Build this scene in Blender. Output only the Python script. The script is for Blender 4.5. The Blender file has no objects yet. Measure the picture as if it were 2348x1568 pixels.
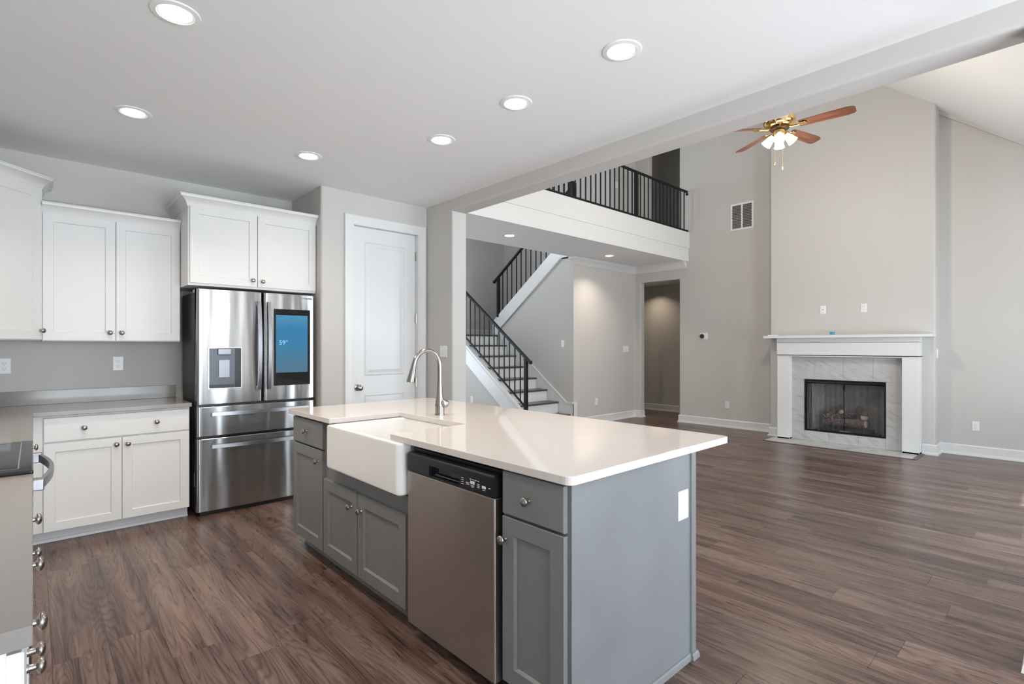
import bpy, bmesh, math, random
from mathutils import Vector, Matrix
random.seed(7)
S = bpy.context.scene
COL = S.collection
PI = math.pi
R_ = math.radians

# ------------------------------------------------------------------ camera, world, sun, daylight, exposure
cam = bpy.data.cameras.new('camera'); cam.sensor_width = 36.0
cam.lens = 1190.2 / 2348 * 36.0
cam.shift_y = 10 / 2348
cam.clip_start = 0.02; cam.clip_end = 200
co = bpy.data.objects.new('camera', cam); COL.objects.link(co)
co.location = (0, 0, 1.335); co.rotation_euler = (R_(90), 0, R_(47.29 - 90))
S.camera = co

S.view_settings.view_transform = 'Standard'; S.view_settings.look = 'None'
S.view_settings.gamma = 1.0; S.view_settings.use_curve_mapping = False
S.view_settings.exposure = 0.06
S.cycles.use_denoising = True
S.cycles.max_bounces = 10; S.cycles.diffuse_bounces = 6; S.cycles.glossy_bounces = 5
S.cycles.transmission_bounces = 6; S.cycles.sample_clamp_indirect = 6.0

w = bpy.data.worlds.new('world'); S.world = w; w.use_nodes = True
bg = w.node_tree.nodes['Background']; bg.inputs[0].default_value = (0.78, 0.89, 1.0, 1); bg.inputs[1].default_value = 1.6

def area(name, loc, rot, sx, sy, power, col, spread=180):
    l = bpy.data.lights.new(name, 'AREA'); l.shape = 'RECTANGLE'; l.size = sx; l.size_y = sy
    l.energy = power; l.color = col; l.spread = R_(spread)
    o = bpy.data.objects.new(name, l); COL.objects.link(o); o.location = loc; o.rotation_euler = rot
    return o
DAY = (0.80, 0.905, 1.0)
KSY, LSY = -2.6, -0.9                 # south walls of the kitchen/dining side and of the living room
# daylight just outside each window, shining in (+Y) through the opening
area('daylight_kitchen', (1.35, KSY - 0.16, 1.3), (R_(90), 0, 0), 2.7, 2.1, 165, DAY)
# added upward lamps outside, standing in for ground bounce, to brighten the ceilings
area('ceiling_fill_kitchen', (1.35, KSY - 1.3, 0.05), (R_(165), 0, 0), 3.4, 2.0, 400, (0.90, 0.95, 1.0))
area('ceiling_fill_living', (5.6, LSY - 1.3, 0.05), (R_(165), 0, 0), 4.5, 2.0, 110, (0.90, 0.95, 1.0))
for x, sx_, p in ((4.95, 1.25, 70), (6.6, 1.0, 60)):
    area('daylight_living', (x, LSY - 0.16, 1.3), (R_(90), 0, 0), sx_, 1.9, p, DAY)
area('stairwell_fill_upper', (4.2, 8.83, 4.1), (R_(90), 0, R_(180)), 1.4, 1.3, 95, DAY)  # added lamp behind the stairwell wall, brightens the upper level
area('stairwell_fill_lower', (4.2, 8.83, 1.35), (R_(90), 0, R_(180)), 1.4, 1.9, 55, DAY)  # added lamp too, lifting the stairs and the area under the balcony
sun = bpy.data.lights.new('sun', 'SUN'); sun.energy = 12.0; sun.angle = R_(0.6); sun.color = (1, 0.95, 0.88)
so = bpy.data.objects.new('sun', sun); COL.objects.link(so)
so.rotation_euler = (R_(30), 0, 0)     # shines toward +Y, down 60 degrees

# ------------------------------------------------------------------ materials
def nt(name):
    m = bpy.data.materials.new(name); m.use_nodes = True
    n = m.node_tree.nodes; return m, n, m.node_tree.links, n['Principled BSDF']
def mat(name, col, rough=0.5, metal=0.0, bump=0.0, bscale=60, emit=None, estr=0, spec=None, alpha=1, trans=0, vary=0):
    m, n, l, b = nt(name)
    b.inputs['Base Color'].default_value = (*col, 1); b.inputs['Roughness'].default_value = rough
    b.inputs['Metallic'].default_value = metal
    if spec is not None: b.inputs['Specular IOR Level'].default_value = spec
    if trans: b.inputs['Transmission Weight'].default_value = trans
    if emit: b.inputs['Emission Color'].default_value = (*emit, 1); b.inputs['Emission Strength'].default_value = estr
    tc = n.new('ShaderNodeTexCoord')
    no = n.new('ShaderNodeTexNoise'); no.inputs['Scale'].default_value = bscale; no.inputs['Detail'].default_value = 3
    l.new(tc.outputs['Object'], no.inputs['Vector'])
    if bump:
        bp = n.new('ShaderNodeBump'); bp.inputs['Strength'].default_value = bump; bp.inputs['Distance'].default_value = 0.002
        l.new(no.outputs['Fac'], bp.inputs['Height']); l.new(bp.outputs['Normal'], b.inputs['Normal'])
    if vary:
        mx = n.new('ShaderNodeMix'); mx.data_type = 'RGBA'
        mx.inputs[6].default_value = (*[c * (1 - vary) for c in col], 1); mx.inputs[7].default_value = (*[min(1, c * (1 + vary)) for c in col], 1)
        l.new(no.outputs['Fac'], mx.inputs[0]); l.new(mx.outputs[2], b.inputs['Base Color'])
    return m
WALL = mat('wall_paint', (0.575, 0.555, 0.53), 0.75, bump=0.15, bscale=180)
CEIL = mat('ceiling_paint', (0.82, 0.82, 0.815), 0.85, bump=0.12, bscale=160)
TRIM = mat('trim_paint', (0.75, 0.75, 0.745), 0.35, bump=0.03, bscale=30)
WCAB = mat('white_cabinet_paint', (0.74, 0.735, 0.725), 0.38, bump=0.04, bscale=40)
GCAB = mat('gray_cabinet_paint', (0.19, 0.195, 0.198), 0.42, bump=0.05, bscale=50, vary=0.06)
GPANEL = mat('scuffed_gray_paint', (0.20, 0.207, 0.213), 0.42, bscale=3.2, vary=0.16)
DARKGAP = mat('dark_recess', (0.02, 0.02, 0.02), 0.8)
QUARTZ = mat('white_quartz', (0.68, 0.635, 0.605), 0.05, bscale=9, vary=0.012)
GQUARTZ = mat('gray_quartz', (0.255, 0.235, 0.22), 0.16, bscale=500, vary=0.10)
PORC = mat('white_fireclay', (0.88, 0.87, 0.85), 0.10)
NICKEL = mat('brushed_nickel', (0.37, 0.345, 0.32), 0.20, 1.0, bump=0.03, bscale=90)
CHROME = mat('chrome', (0.80, 0.80, 0.80), 0.10, 1.0)
BLACKM = mat('black_metal', (0.010, 0.010, 0.012), 0.5, bump=0.05, bscale=80, spec=0.22)
BLACKP = mat('black_plastic', (0.014, 0.014, 0.016), 0.28)
BLACKG = mat('black_glass', (0.012, 0.013, 0.015), 0.04)
DGRAY = mat('dark_gray_steel', (0.055, 0.055, 0.06), 0.45, 0.3)
PLATE = mat('white_plastic', (0.83, 0.83, 0.82), 0.3)
SLOT = mat('slot_dark', (0.05, 0.05, 0.05), 0.6)
GLOW = mat('lamp_glow', (1, 1, 1), 0.5, emit=(1.0, 0.95, 0.86), estr=9.0)
SHADE = mat('lit_glass_shade', (1, 0.98, 0.94), 0.4, emit=(1.0, 0.90, 0.72), estr=3.2)
BRASS = mat('polished_brass', (0.83, 0.56, 0.22), 0.14, 1.0)
ICON = mat('panel_print', (0.75, 0.77, 0.80), 0.5)
ICONG = mat('panel_print_gray', (0.16, 0.17, 0.18), 0.5)
CHAIN = mat('chain_brass', (0.42, 0.30, 0.18), 0.5, 0.2)
BLUEWAX = mat('blue_wax', (0.05, 0.32, 0.50), 0.35)
GROUT = mat('grout', (0.72, 0.70, 0.67), 0.8)
PAPER = mat('white_card', (0.85, 0.85, 0.86), 0.5)
BURN = mat('burner_black', (0.015, 0.014, 0.014), 0.55, bump=0.3, bscale=120)

def glassmat():
    m, n, l, b = nt('clear_glass')
    b.inputs['Base Color'].default_value = (0.97, 0.99, 1, 1); b.inputs['Roughness'].default_value = 0.02
    b.inputs['Transmission Weight'].default_value = 1.0; b.inputs['IOR'].default_value = 1.45
    return m
GLASS = glassmat()
def thin_glass():
    m, n, l, b = nt('window_glass')
    tr = n.new('ShaderNodeBsdfTransparent'); gl = n.new('ShaderNodeBsdfGlossy'); gl.inputs['Roughness'].default_value = 0.02
    mx = n.new('ShaderNodeMixShader'); fr = n.new('ShaderNodeFresnel'); fr.inputs[0].default_value = 1.3
    ge = n.new('ShaderNodeNewGeometry'); m1 = n.new('ShaderNodeMath'); m1.operation = 'SUBTRACT'; m1.inputs[0].default_value = 1.0
    l.new(ge.outputs['Backfacing'], m1.inputs[1]); m2 = n.new('ShaderNodeMath'); m2.operation = 'MULTIPLY'
    l.new(fr.outputs[0], m2.inputs[0]); l.new(m1.outputs[0], m2.inputs[1])
    l.new(m2.outputs[0], mx.inputs[0]); l.new(tr.outputs[0], mx.inputs[1]); l.new(gl.outputs[0], mx.inputs[2])
    l.new(mx.outputs[0], n['Material Output'].inputs[0]); return m
PANE = thin_glass()

def steel(name, col, rough, aniso, wav=0.0):
    """horizontally brushed steel: highlights drawn out vertically along the UV tangent"""
    m, n, l, b = nt(name)
    b.inputs['Metallic'].default_value = 1.0; b.inputs['Base Color'].default_value = (*col, 1)
    b.inputs['Anisotropic'].default_value = aniso
    tg = n.new('ShaderNodeTangent'); tg.direction_type = 'UV_MAP'; tg.uv_map = 'brush'
    l.new(tg.outputs[0], b.inputs['Tangent'])
    tc = n.new('ShaderNodeTexCoord'); mp = n.new('ShaderNodeMapping'); mp.inputs['Scale'].default_value = (3, 3, 500)
    l.new(tc.outputs['Object'], mp.inputs['Vector'])
    no = n.new('ShaderNodeTexNoise'); no.inputs['Scale'].default_value = 1; no.inputs['Detail'].default_value = 2
    l.new(mp.outputs[0], no.inputs['Vector'])
    mr = n.new('ShaderNodeMapRange'); mr.inputs[3].default_value = rough * 0.85; mr.inputs[4].default_value = rough * 1.2
    l.new(no.outputs['Fac'], mr.inputs[0]); l.new(mr.outputs[0], b.inputs['Roughness'])
    if wav:
        mp2 = n.new('ShaderNodeMapping'); mp2.inputs['Scale'].default_value = (8, 8, 0.8); l.new(tc.outputs['Object'], mp2.inputs['Vector'])
        n2 = n.new('ShaderNodeTexNoise'); n2.inputs['Scale'].default_value = 1.0; n2.inputs['Detail'].default_value = 0.5
        l.new(mp2.outputs[0], n2.inputs['Vector'])
        b2 = n.new('ShaderNodeBump'); b2.inputs['Strength'].default_value = 1.0; b2.inputs['Distance'].default_value = wav
        l.new(n2.outputs['Fac'], b2.inputs['Height']); l.new(b2.outputs['Normal'], b.inputs['Normal'])
    return m
def brush_uv(o):
    me = o.data; uv = me.uv_layers.new(name='brush')
    for lp in me.loops:
        c = me.vertices[lp.vertex_index].co; uv.data[lp.index].uv = (c.z, c.x)
    return o
STEEL = steel('fridge_steel', (0.47, 0.465, 0.46), 0.24, 0.8, 0.012)
DWSTEEL = steel('dishwasher_steel', (0.50, 0.475, 0.45), 0.34, 0.75, 0.002)
PADDLE = mat('paddle_steel', (0.30, 0.31, 0.33), 0.4, 0.9)
HSTEEL = mat('handle_steel', (0.36, 0.36, 0.375), 0.28, 1.0)

def ramp(n, stops):
    r = n.new('ShaderNodeValToRGB'); e = r.color_ramp.elements
    e[0].position, e[0].color = stops[0][0], (*stops[0][1], 1)
    e[1].position, e[1].color = stops[-1][0], (*stops[-1][1], 1)
    for p, c in stops[1:-1]:
        k = e.new(p); k.color = (*c, 1)
    return r
def math_(n, l, op, a, b=None):
    k = n.new('ShaderNodeMath'); k.operation = op
    for i, v in enumerate((a, b)):
        if v is None: continue
        if isinstance(v, (int, float)): k.inputs[i].default_value = v
        else: l.new(v, k.inputs[i])
    return k.outputs[0]
def floor_mat():
    m, n, l, b = nt('plank_floor')
    tc = n.new('ShaderNodeTexCoord')
    PW, PL = 0.190, 1.22
    s0 = n.new('ShaderNodeSeparateXYZ'); l.new(tc.outputs['Object'], s0.inputs[0])
    u = math_(n, l, 'MULTIPLY', math_(n, l, 'ADD', s0.outputs[0], 5.07), 1 / PW); row = math_(n, l, 'FLOOR', u); fu = math_(n, l, 'FRACT', u)
    wr = n.new('ShaderNodeTexWhiteNoise'); wr.noise_dimensions = '1D'; l.new(row, wr.inputs['W'])
    v = math_(n, l, 'ADD', math_(n, l, 'MULTIPLY', math_(n, l, 'ADD', s0.outputs[1], 9.0), 1 / PL), wr.outputs['Value'])
    idx = math_(n, l, 'FLOOR', v); fv = math_(n, l, 'FRACT', v)
    wi = n.new('ShaderNodeTexWhiteNoise'); wi.noise_dimensions = '1D'
    l.new(math_(n, l, 'ADD', math_(n, l, 'MULTIPLY', row, 17.31), math_(n, l, 'MULTIPLY', idx, 3.77)), wi.inputs['W']); pid = wi.outputs['Value']
    du = math_(n, l, 'MULTIPLY', math_(n, l, 'MINIMUM', fu, math_(n, l, 'SUBTRACT', 1.0, fu)), PW)
    dv = math_(n, l, 'MULTIPLY', math_(n, l, 'MINIMUM', fv, math_(n, l, 'SUBTRACT', 1.0, fv)), PL)
    gap = n.new('ShaderNodeMapRange'); gap.inputs[1].default_value = 0.0006; gap.inputs[2].default_value = 0.0018
    l.new(math_(n, l, 'MINIMUM', du, dv), gap.inputs[0]); seam = gap.outputs[0]      # 0 in the joint, 1 on the plank
    # stretched coordinates, each plank with an offset of its own
    sx = n.new('ShaderNodeSeparateXYZ'); l.new(tc.outputs['Object'], sx.inputs[0])
    cb = n.new('ShaderNodeCombineXYZ')
    l.new(math_(n, l, 'MULTIPLY', sx.outputs[0], 7.5), cb.inputs[0]); l.new(math_(n, l, 'MULTIPLY', sx.outputs[1], 0.62), cb.inputs[1])
    l.new(math_(n, l, 'MULTIPLY', pid, 37.0), cb.inputs[2])
    n1 = n.new('ShaderNodeTexNoise'); n1.inputs['Scale'].default_value = 1.0; n1.inputs['Detail'].default_value = 1.5; n1.inputs['Distortion'].default_value = 0.25
    l.new(cb.outputs[0], n1.inputs['Vector'])
    rings = math_(n, l, 'SINE', math_(n, l, 'MULTIPLY', n1.outputs['Fac'], 170.0))
    rings = math_(n, l, 'POWER', math_(n, l, 'ADD', math_(n, l, 'MULTIPLY', rings, 0.5), 0.5), 3.0)
    cb2 = n.new('ShaderNodeCombineXYZ')
    l.new(math_(n, l, 'MULTIPLY', sx.outputs[0], 60.0), cb2.inputs[0]); l.new(math_(n, l, 'MULTIPLY', sx.outputs[1], 2.2), cb2.inputs[1])
    l.new(math_(n, l, 'MULTIPLY', pid, 91.0), cb2.inputs[2])
    n2 = n.new('ShaderNodeTexNoise'); n2.inputs['Scale'].default_value = 1.0; n2.inputs['Detail'].default_value = 5; n2.inputs['Roughness'].default_value = 0.65
    l.new(cb2.outputs[0], n2.inputs['Vector'])
    cb3 = n.new('ShaderNodeCombineXYZ')
    l.new(math_(n, l, 'MULTIPLY', sx.outputs[0], 10.0), cb3.inputs[0]); l.new(math_(n, l, 'MULTIPLY', sx.outputs[1], 0.8), cb3.inputs[1])
    l.new(math_(n, l, 'MULTIPLY', pid, 53.0), cb3.inputs[2])
    n3 = n.new('ShaderNodeTexNoise'); n3.inputs['Scale'].default_value = 1.0; n3.inputs['Detail'].default_value = 4
    l.new(cb3.outputs[0], n3.inputs['Vector'])
    # tone = plank id + streaks + rings
    t = math_(n, l, 'MULTIPLY', pid, 0.085)
    t = math_(n, l, 'ADD', t, math_(n, l, 'MULTIPLY', n2.outputs['Fac'], 0.50))
    t = math_(n, l, 'ADD', t, math_(n, l, 'MULTIPLY', n3.outputs['Fac'], 0.58))
    t = math_(n, l, 'SUBTRACT', math_(n, l, 'ADD', t, 0.055), math_(n, l, 'MULTIPLY', rings, 0.10))
    # sparse dark cracks and knots, drawn out along the plank
    cb4 = n.new('ShaderNodeCombineXYZ')
    l.new(math_(n, l, 'MULTIPLY', sx.outputs[0], 22.0), cb4.inputs[0]); l.new(math_(n, l, 'MULTIPLY', sx.outputs[1], 1.7), cb4.inputs[1])
    l.new(math_(n, l, 'MULTIPLY', pid, 71.0), cb4.inputs[2])
    n4 = n.new('ShaderNodeTexNoise'); n4.inputs['Scale'].default_value = 1.0; n4.inputs['Detail'].default_value = 3; n4.inputs['Distortion'].default_value = 1.2
    l.new(cb4.outputs[0], n4.inputs['Vector'])
    crk = n.new('ShaderNodeMapRange'); crk.inputs[1].default_value = 0.69; crk.inputs[2].default_value = 0.80; crk.inputs[3].default_value = 0.0; crk.inputs[4].default_value = 0.17
    l.new(n4.outputs['Fac'], crk.inputs[0]); t = math_(n, l, 'SUBTRACT', t, crk.outputs[0])
    rp = ramp(n, [(0.41, (0.024, 0.013, 0.009)), (0.53, (0.078, 0.044, 0.034)), (0.63, (0.132, 0.082, 0.065)), (0.76, (0.215, 0.146, 0.119))])
    l.new(t, rp.inputs[0])
    mx = n.new('ShaderNodeMix'); mx.data_type = 'RGBA'; mx.blend_type = 'MULTIPLY'; mx.inputs[0].default_value = 0.7
    sc_ = n.new('ShaderNodeCombineColor'); [l.new(seam, sc_.inputs[q]) for q in range(3)]
    l.new(rp.outputs[0], mx.inputs[6]); l.new(sc_.outputs[0], mx.inputs[7]); l.new(mx.outputs[2], b.inputs['Base Color'])
    mr = n.new('ShaderNodeMapRange'); mr.inputs[3].default_value = 0.22; mr.inputs[4].default_value = 0.36
    l.new(n2.outputs['Fac'], mr.inputs[0]); l.new(mr.outputs[0], b.inputs['Roughness'])
    bp = n.new('ShaderNodeBump'); bp.inputs['Strength'].default_value = 0.25; bp.inputs['Distance'].default_value = 0.0015
    hh = math_(n, l, 'ADD', math_(n, l, 'MULTIPLY', seam, 1.5), n2.outputs['Fac'])
    l.new(hh, bp.inputs['Height']); l.new(bp.outputs['Normal'], b.inputs['Normal'])
    return m
FLOOR = floor_mat()
def wood(name, dark, light, axis, rough=0.35):
    m, n, l, b = nt(name)
    tc = n.new('ShaderNodeTexCoord'); mp = n.new('ShaderNodeMapping'); sc = [45, 45, 45]; sc[axis] = 3
    mp.inputs['Scale'].default_value = sc; l.new(tc.outputs['Object'], mp.inputs['Vector'])
    no = n.new('ShaderNodeTexNoise'); no.inputs['Scale'].default_value = 1; no.inputs['Detail'].default_value = 5
    l.new(mp.outputs[0], no.inputs['Vector']); rp = ramp(n, [(0.3, dark), (0.7, light)]); l.new(no.outputs['Fac'], rp.inputs[0])
    l.new(rp.outputs[0], b.inputs['Base Color']); b.inputs['Roughness'].default_value = rough; return m
BLADE = wood('walnut_blade', (0.055, 0.020, 0.010), (0.14, 0.052, 0.026), 0, 0.32)
TREAD = wood('gray_oak_tread', (0.045, 0.038, 0.036), (0.095, 0.082, 0.078), 0, 0.3)
BORDER = wood('border_wood', (0.06, 0.04, 0.033), (0.15, 0.10, 0.085), 1, 0.35)
def marble():
    m, n, l, b = nt('gray_stone_tile')
    tc = n.new('ShaderNodeTexCoord'); m0 = n.new('ShaderNodeMapping'); m0.inputs['Rotation'].default_value = (R_(-28), R_(10), R_(12)); l.new(tc.outputs['Object'], m0.inputs['Vector'])
    mp = n.new('ShaderNodeMapping'); mp.inputs['Scale'].default_value = (5, 4.0, 26); l.new(m0.outputs[0], mp.inputs['Vector'])
    no = n.new('ShaderNodeTexNoise'); no.inputs['Scale'].default_value = 1; no.inputs['Detail'].default_value = 6; no.inputs['Distortion'].default_value = 0.8
    l.new(mp.outputs[0], no.inputs['Vector'])
    rp = ramp(n, [(0.30, (0.40, 0.395, 0.39)), (0.44, (0.51, 0.505, 0.50)), (0.6, (0.565, 0.56, 0.555)), (0.75, (0.50, 0.49, 0.485))])
    l.new(no.outputs['Fac'], rp.inputs[0]); l.new(rp.outputs[0], b.inputs['Base Color']); b.inputs['Roughness'].default_value = 0.3
    return m
STONE = marble()
def log_mat():
    m, n, l, b = nt('ceramic_log_bark')
    tc = n.new('ShaderNodeTexCoord'); no = n.new('ShaderNodeTexNoise'); no.inputs['Scale'].default_value = 45; no.inputs['Detail'].default_value = 5
    l.new(tc.outputs['Object'], no.inputs['Vector'])
    rp = ramp(n, [(0.35, (0.03, 0.02, 0.018)), (0.52, (0.17, 0.11, 0.095)), (0.72, (0.40, 0.29, 0.25))])
    l.new(no.outputs['Fac'], rp.inputs[0]); l.new(rp.outputs[0], b.inputs['Base Color']); b.inputs['Roughness'].default_value = 0.9
    bp = n.new('ShaderNodeBump'); bp.inputs['Strength'].default_value = 0.8; bp.inputs['Distance'].default_value = 0.01
    l.new(no.outputs['Fac'], bp.inputs['Height']); l.new(bp.outputs['Normal'], b.inputs['Normal']); return m
LOG = log_mat()
LOGEND = mat('log_cut_end', (0.62, 0.45, 0.34), 0.85, bscale=30, vary=0.35)
def firebrick():
    m, n, l, b = nt('firebox_panel')
    tc = n.new('ShaderNodeTexCoord'); no = n.new('ShaderNodeTexNoise'); no.inputs['Scale'].default_value = 20
    l.new(tc.outputs['Object'], no.inputs['Vector'])
    rp = ramp(n, [(0.3, (0.27, 0.25, 0.235)), (0.7, (0.36, 0.335, 0.315))]); l.new(no.outputs['Fac'], rp.inputs[0])
    l.new(rp.outputs[0], b.inputs['Base Color']); b.inputs['Roughness'].default_value = 0.85; return m
FIREBOX = firebrick()
def mesh_curtain():
    m, n, l, b = nt('wire_mesh')
    b.inputs['Base Color'].default_value = (0.10, 0.10, 0.105, 1); b.inputs['Roughness'].default_value = 0.5
    tc = n.new('ShaderNodeTexCoord'); sp = n.new('ShaderNodeSeparateXYZ'); l.new(tc.outputs['Object'], sp.inputs[0])
    u = math_(n, l, 'ADD', sp.outputs[1], sp.outputs[2]); v = math_(n, l, 'SUBTRACT', sp.outputs[1], sp.outputs[2])
    a = math_(n, l, 'GREATER_THAN', math_(n, l, 'FRACT', math_(n, l, 'MULTIPLY', u, 120.0)), 0.83)
    c = math_(n, l, 'GREATER_THAN', math_(n, l, 'FRACT', math_(n, l, 'MULTIPLY', v, 120.0)), 0.83)
    l.new(math_(n, l, 'MAXIMUM', a, c), b.inputs['Alpha']); return m
MESH = mesh_curtain()
def screen_mat():
    m, n, l, b = nt('lit_screen')
    b.inputs['Base Color'].default_value = (0.01, 0.01, 0.01, 1); b.inputs['Roughness'].default_value = 0.06
    tc = n.new('ShaderNodeTexCoord'); sp = n.new('ShaderNodeSeparateXYZ'); l.new(tc.outputs['Generated'], sp.inputs[0])
    no = n.new('ShaderNodeTexNoise'); no.inputs['Scale'].default_value = 22; no.inputs['Detail'].default_value = 4; l.new(tc.outputs['Generated'], no.inputs['Vector'])
    low = math_(n, l, 'MULTIPLY', math_(n, l, 'SUBTRACT', no.outputs['Fac'], 0.5), math_(n, l, 'SUBTRACT', 0.75, sp.outputs[2]))
    t = math_(n, l, 'ADD', sp.outputs[2], math_(n, l, 'MULTIPLY', low, 1.2))
    rp = ramp(n, [(0.0, (0.10, 0.22, 0.32)), (0.45, (0.05, 0.26, 0.47)), (0.75, (0.035, 0.25, 0.52)), (1.0, (0.09, 0.36, 0.58))])
    l.new(t, rp.inputs[0]); l.new(rp.outputs[0], b.inputs['Emission Color']); b.inputs['Emission Strength'].default_value = 0.75
    return m
SCREEN = screen_mat()

# ------------------------------------------------------------------ mesh helpers
class MB:
    def __init__(self): self.bm = bmesh.new()
    def box(self, x0, x1, y0, y1, z0, z1, bev=0, seg=2):
        vs = [self.bm.verts.new((x, y, z)) for z in (z0, z1) for y in (y0, y1) for x in (x0, x1)]
        fs = [(0, 2, 3, 1), (4, 5, 7, 6), (0, 1, 5, 4), (2, 6, 7, 3), (0, 4, 6, 2), (1, 3, 7, 5)]
        F = [self.bm.faces.new([vs[i] for i in f]) for f in fs]
        if bev:
            es = {e for f in F for e in f.edges}
            bmesh.ops.bevel(self.bm, geom=list(es), offset=bev, segments=seg, affect='EDGES', profile=0.5)
        return self
    def prism(self, pts, a, b, axis):
        """polygon pts (two coords, in the order of the remaining axes x<y<z) extruded along axis from a to b"""
        def P(p, t):
            q = list(p); q.insert(axis, t); return q
        A = [self.bm.verts.new(P(p, a)) for p in pts]; B = [self.bm.verts.new(P(p, b)) for p in pts]
        n = len(pts)
        self.bm.faces.new(A); self.bm.faces.new(B[::-1])
        for i in range(n): self.bm.faces.new([A[i], B[i], B[(i + 1) % n], A[(i + 1) % n]])
        return self
    def rects(self, axis, a, b, u, v, holes=()):
        """slab between a and b along axis, over rectangle u x v, with rectangular holes (u0,u1,v0,v1)"""
        U = sorted({*u, *[c for h in holes for c in h[:2] if u[0] < c < u[1]]})
        V = sorted({*v, *[c for h in holes for c in h[2:] if v[0] < c < v[1]]})
        def solid(i, j):
            if i < 0 or j < 0 or i >= len(U) - 1 or j >= len(V) - 1: return False
            cu, cv = (U[i] + U[i + 1]) / 2, (V[j] + V[j + 1]) / 2
            return not any(h[0] < cu < h[1] and h[2] < cv < h[3] for h in holes)
        cache = {}
        def vert(i, j, t):
            k = (i, j, t)
            if k not in cache:
                q = [U[i], V[j]]; q.insert(axis, t); cache[k] = self.bm.verts.new(q)
            return cache[k]
        for i in range(len(U) - 1):
            for j in range(len(V) - 1):
                if not solid(i, j): continue
                self.bm.faces.new([vert(i, j, a), vert(i, j + 1, a), vert(i + 1, j + 1, a), vert(i + 1, j, a)])
                self.bm.faces.new([vert(i, j, b), vert(i + 1, j, b), vert(i + 1, j + 1, b), vert(i, j + 1, b)])
                for (di, dj, p, q) in ((-1, 0, (i, j), (i, j + 1)), (1, 0, (i + 1, j), (i + 1, j + 1)), (0, -1, (i, j), (i + 1, j)), (0, 1, (i, j + 1), (i + 1, j + 1))):
                    if not solid(i + di, j + dj):
                        self.bm.faces.new([vert(*p, a), vert(*q, a), vert(*q, b), vert(*p, b)])
        return self
    def bevel_where(self, pred, off, seg=4):
        bmesh.ops.recalc_face_normals(self.bm, faces=self.bm.faces[:])
        es = [e for e in self.bm.edges if pred(e.verts[0].co, e.verts[1].co) and len(e.link_faces) == 2 and e.calc_face_angle(0) > 0.5]
        bmesh.ops.bevel(self.bm, geom=es, offset=off, segments=seg, affect='EDGES', profile=0.5); return self
    def tube(self, pts, r, seg=10, cap=True):
        pts = [Vector(p) for p in pts]; n = len(pts); rings = []
        rr = r if isinstance(r, (list, tuple)) else [r] * n
        t0 = (pts[1] - pts[0]).normalized()
        up = Vector((0, 0, 1)) if abs(t0.z) < 0.9 else Vector((1, 0, 0))
        nrm = t0.cross(up).normalized()
        for i, p in enumerate(pts):
            t = (pts[min(i + 1, n - 1)] - pts[max(i - 1, 0)]).normalized()
            nrm = (nrm - t * nrm.dot(t)).normalized(); bn = t.cross(nrm)
            rings.append([self.bm.verts.new(p + rr[i] * (math.cos(2 * PI * k / seg) * nrm + math.sin(2 * PI * k / seg) * bn)) for k in range(seg)])
        for i in range(n - 1):
            for k in range(seg):
                self.bm.faces.new([rings[i][k], rings[i][(k + 1) % seg], rings[i + 1][(k + 1) % seg], rings[i + 1][k]])
        if cap: self.bm.faces.new(rings[0][::-1]); self.bm.faces.new(rings[-1])
        return self
    def lathe(self, prof, c=(0, 0, 0), axis='z', seg=24, sgn=1):
        """profile of (radius, height along axis)"""
        c = Vector(c); rings = []
        for r, h in prof:
            ring = []
            for k in range(seg):
                a = 2 * PI * k / seg; p = (r * math.cos(a), r * math.sin(a))
                q = {'z': (p[0], p[1], h * sgn), 'y': (p[0], h * sgn, p[1]), 'x': (h * sgn, p[0], p[1])}[axis]
                ring.append(self.bm.verts.new(c + Vector(q)))
            rings.append(ring)
        for i in range(len(rings) - 1):
            for k in range(seg): self.bm.faces.new([rings[i][k], rings[i][(k + 1) % seg], rings[i + 1][(k + 1) % seg], rings[i + 1][k]])
        self.bm.faces.new(rings[0][::-1]); self.bm.faces.new(rings[-1]); return self
    def sweep(self, path, prof, flip=1, closed_ends=True):
        """profile of (out, z) swept along the XY polyline with mitres; out is to the right of travel times flip"""
        pts = [Vector((p[0], p[1])) for p in path]; n = len(pts); rings = []
        for i in range(n):
            d0 = (pts[i] - pts[i - 1]).normalized() if i else None
            d1 = (pts[i + 1] - pts[i]).normalized() if i < n - 1 else None
            nn = [Vector((d.y, -d.x)) * flip for d in (d0, d1) if d is not None]
            if len(nn) == 2: m = (nn[0] + nn[1]); m = m / (1 + nn[0].dot(nn[1]))
            else: m = nn[0]
            rings.append([self.bm.verts.new((pts[i].x + m.x * o, pts[i].y + m.y * o, z)) for o, z in prof])
        k = len(prof)
        for i in range(n - 1):
            for j in range(k): self.bm.faces.new([rings[i][j], rings[i][(j + 1) % k], rings[i + 1][(j + 1) % k], rings[i + 1][j]])
        self.bm.faces.new(rings[0]); self.bm.faces.new(rings[-1][::-1]); return self
    def shaker(self, x0, x1, z0, z1, y0, y1, fw=0.06, rec=0.009, ch=0.004):
        """shaker door: front at y0, back at y1"""
        B = self.bm
        def ring(a, y): return [B.verts.new(p) for p in ((x0 + a, y, z0 + a), (x1 - a, y, z0 + a), (x1 - a, y, z1 - a), (x0 + a, y, z1 - a))]
        e = 0.0015
        rs = [ring(0, y1), ring(0, y0 + e), ring(e, y0), ring(fw, y0), ring(fw + ch, y0 + rec)]
        for a, b in zip(rs, rs[1:]):
            for k in range(4): B.faces.new([a[k], a[(k + 1) % 4], b[(k + 1) % 4], b[k]])
        B.faces.new(rs[-1]); B.faces.new(rs[0][::-1]); return self
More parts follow.
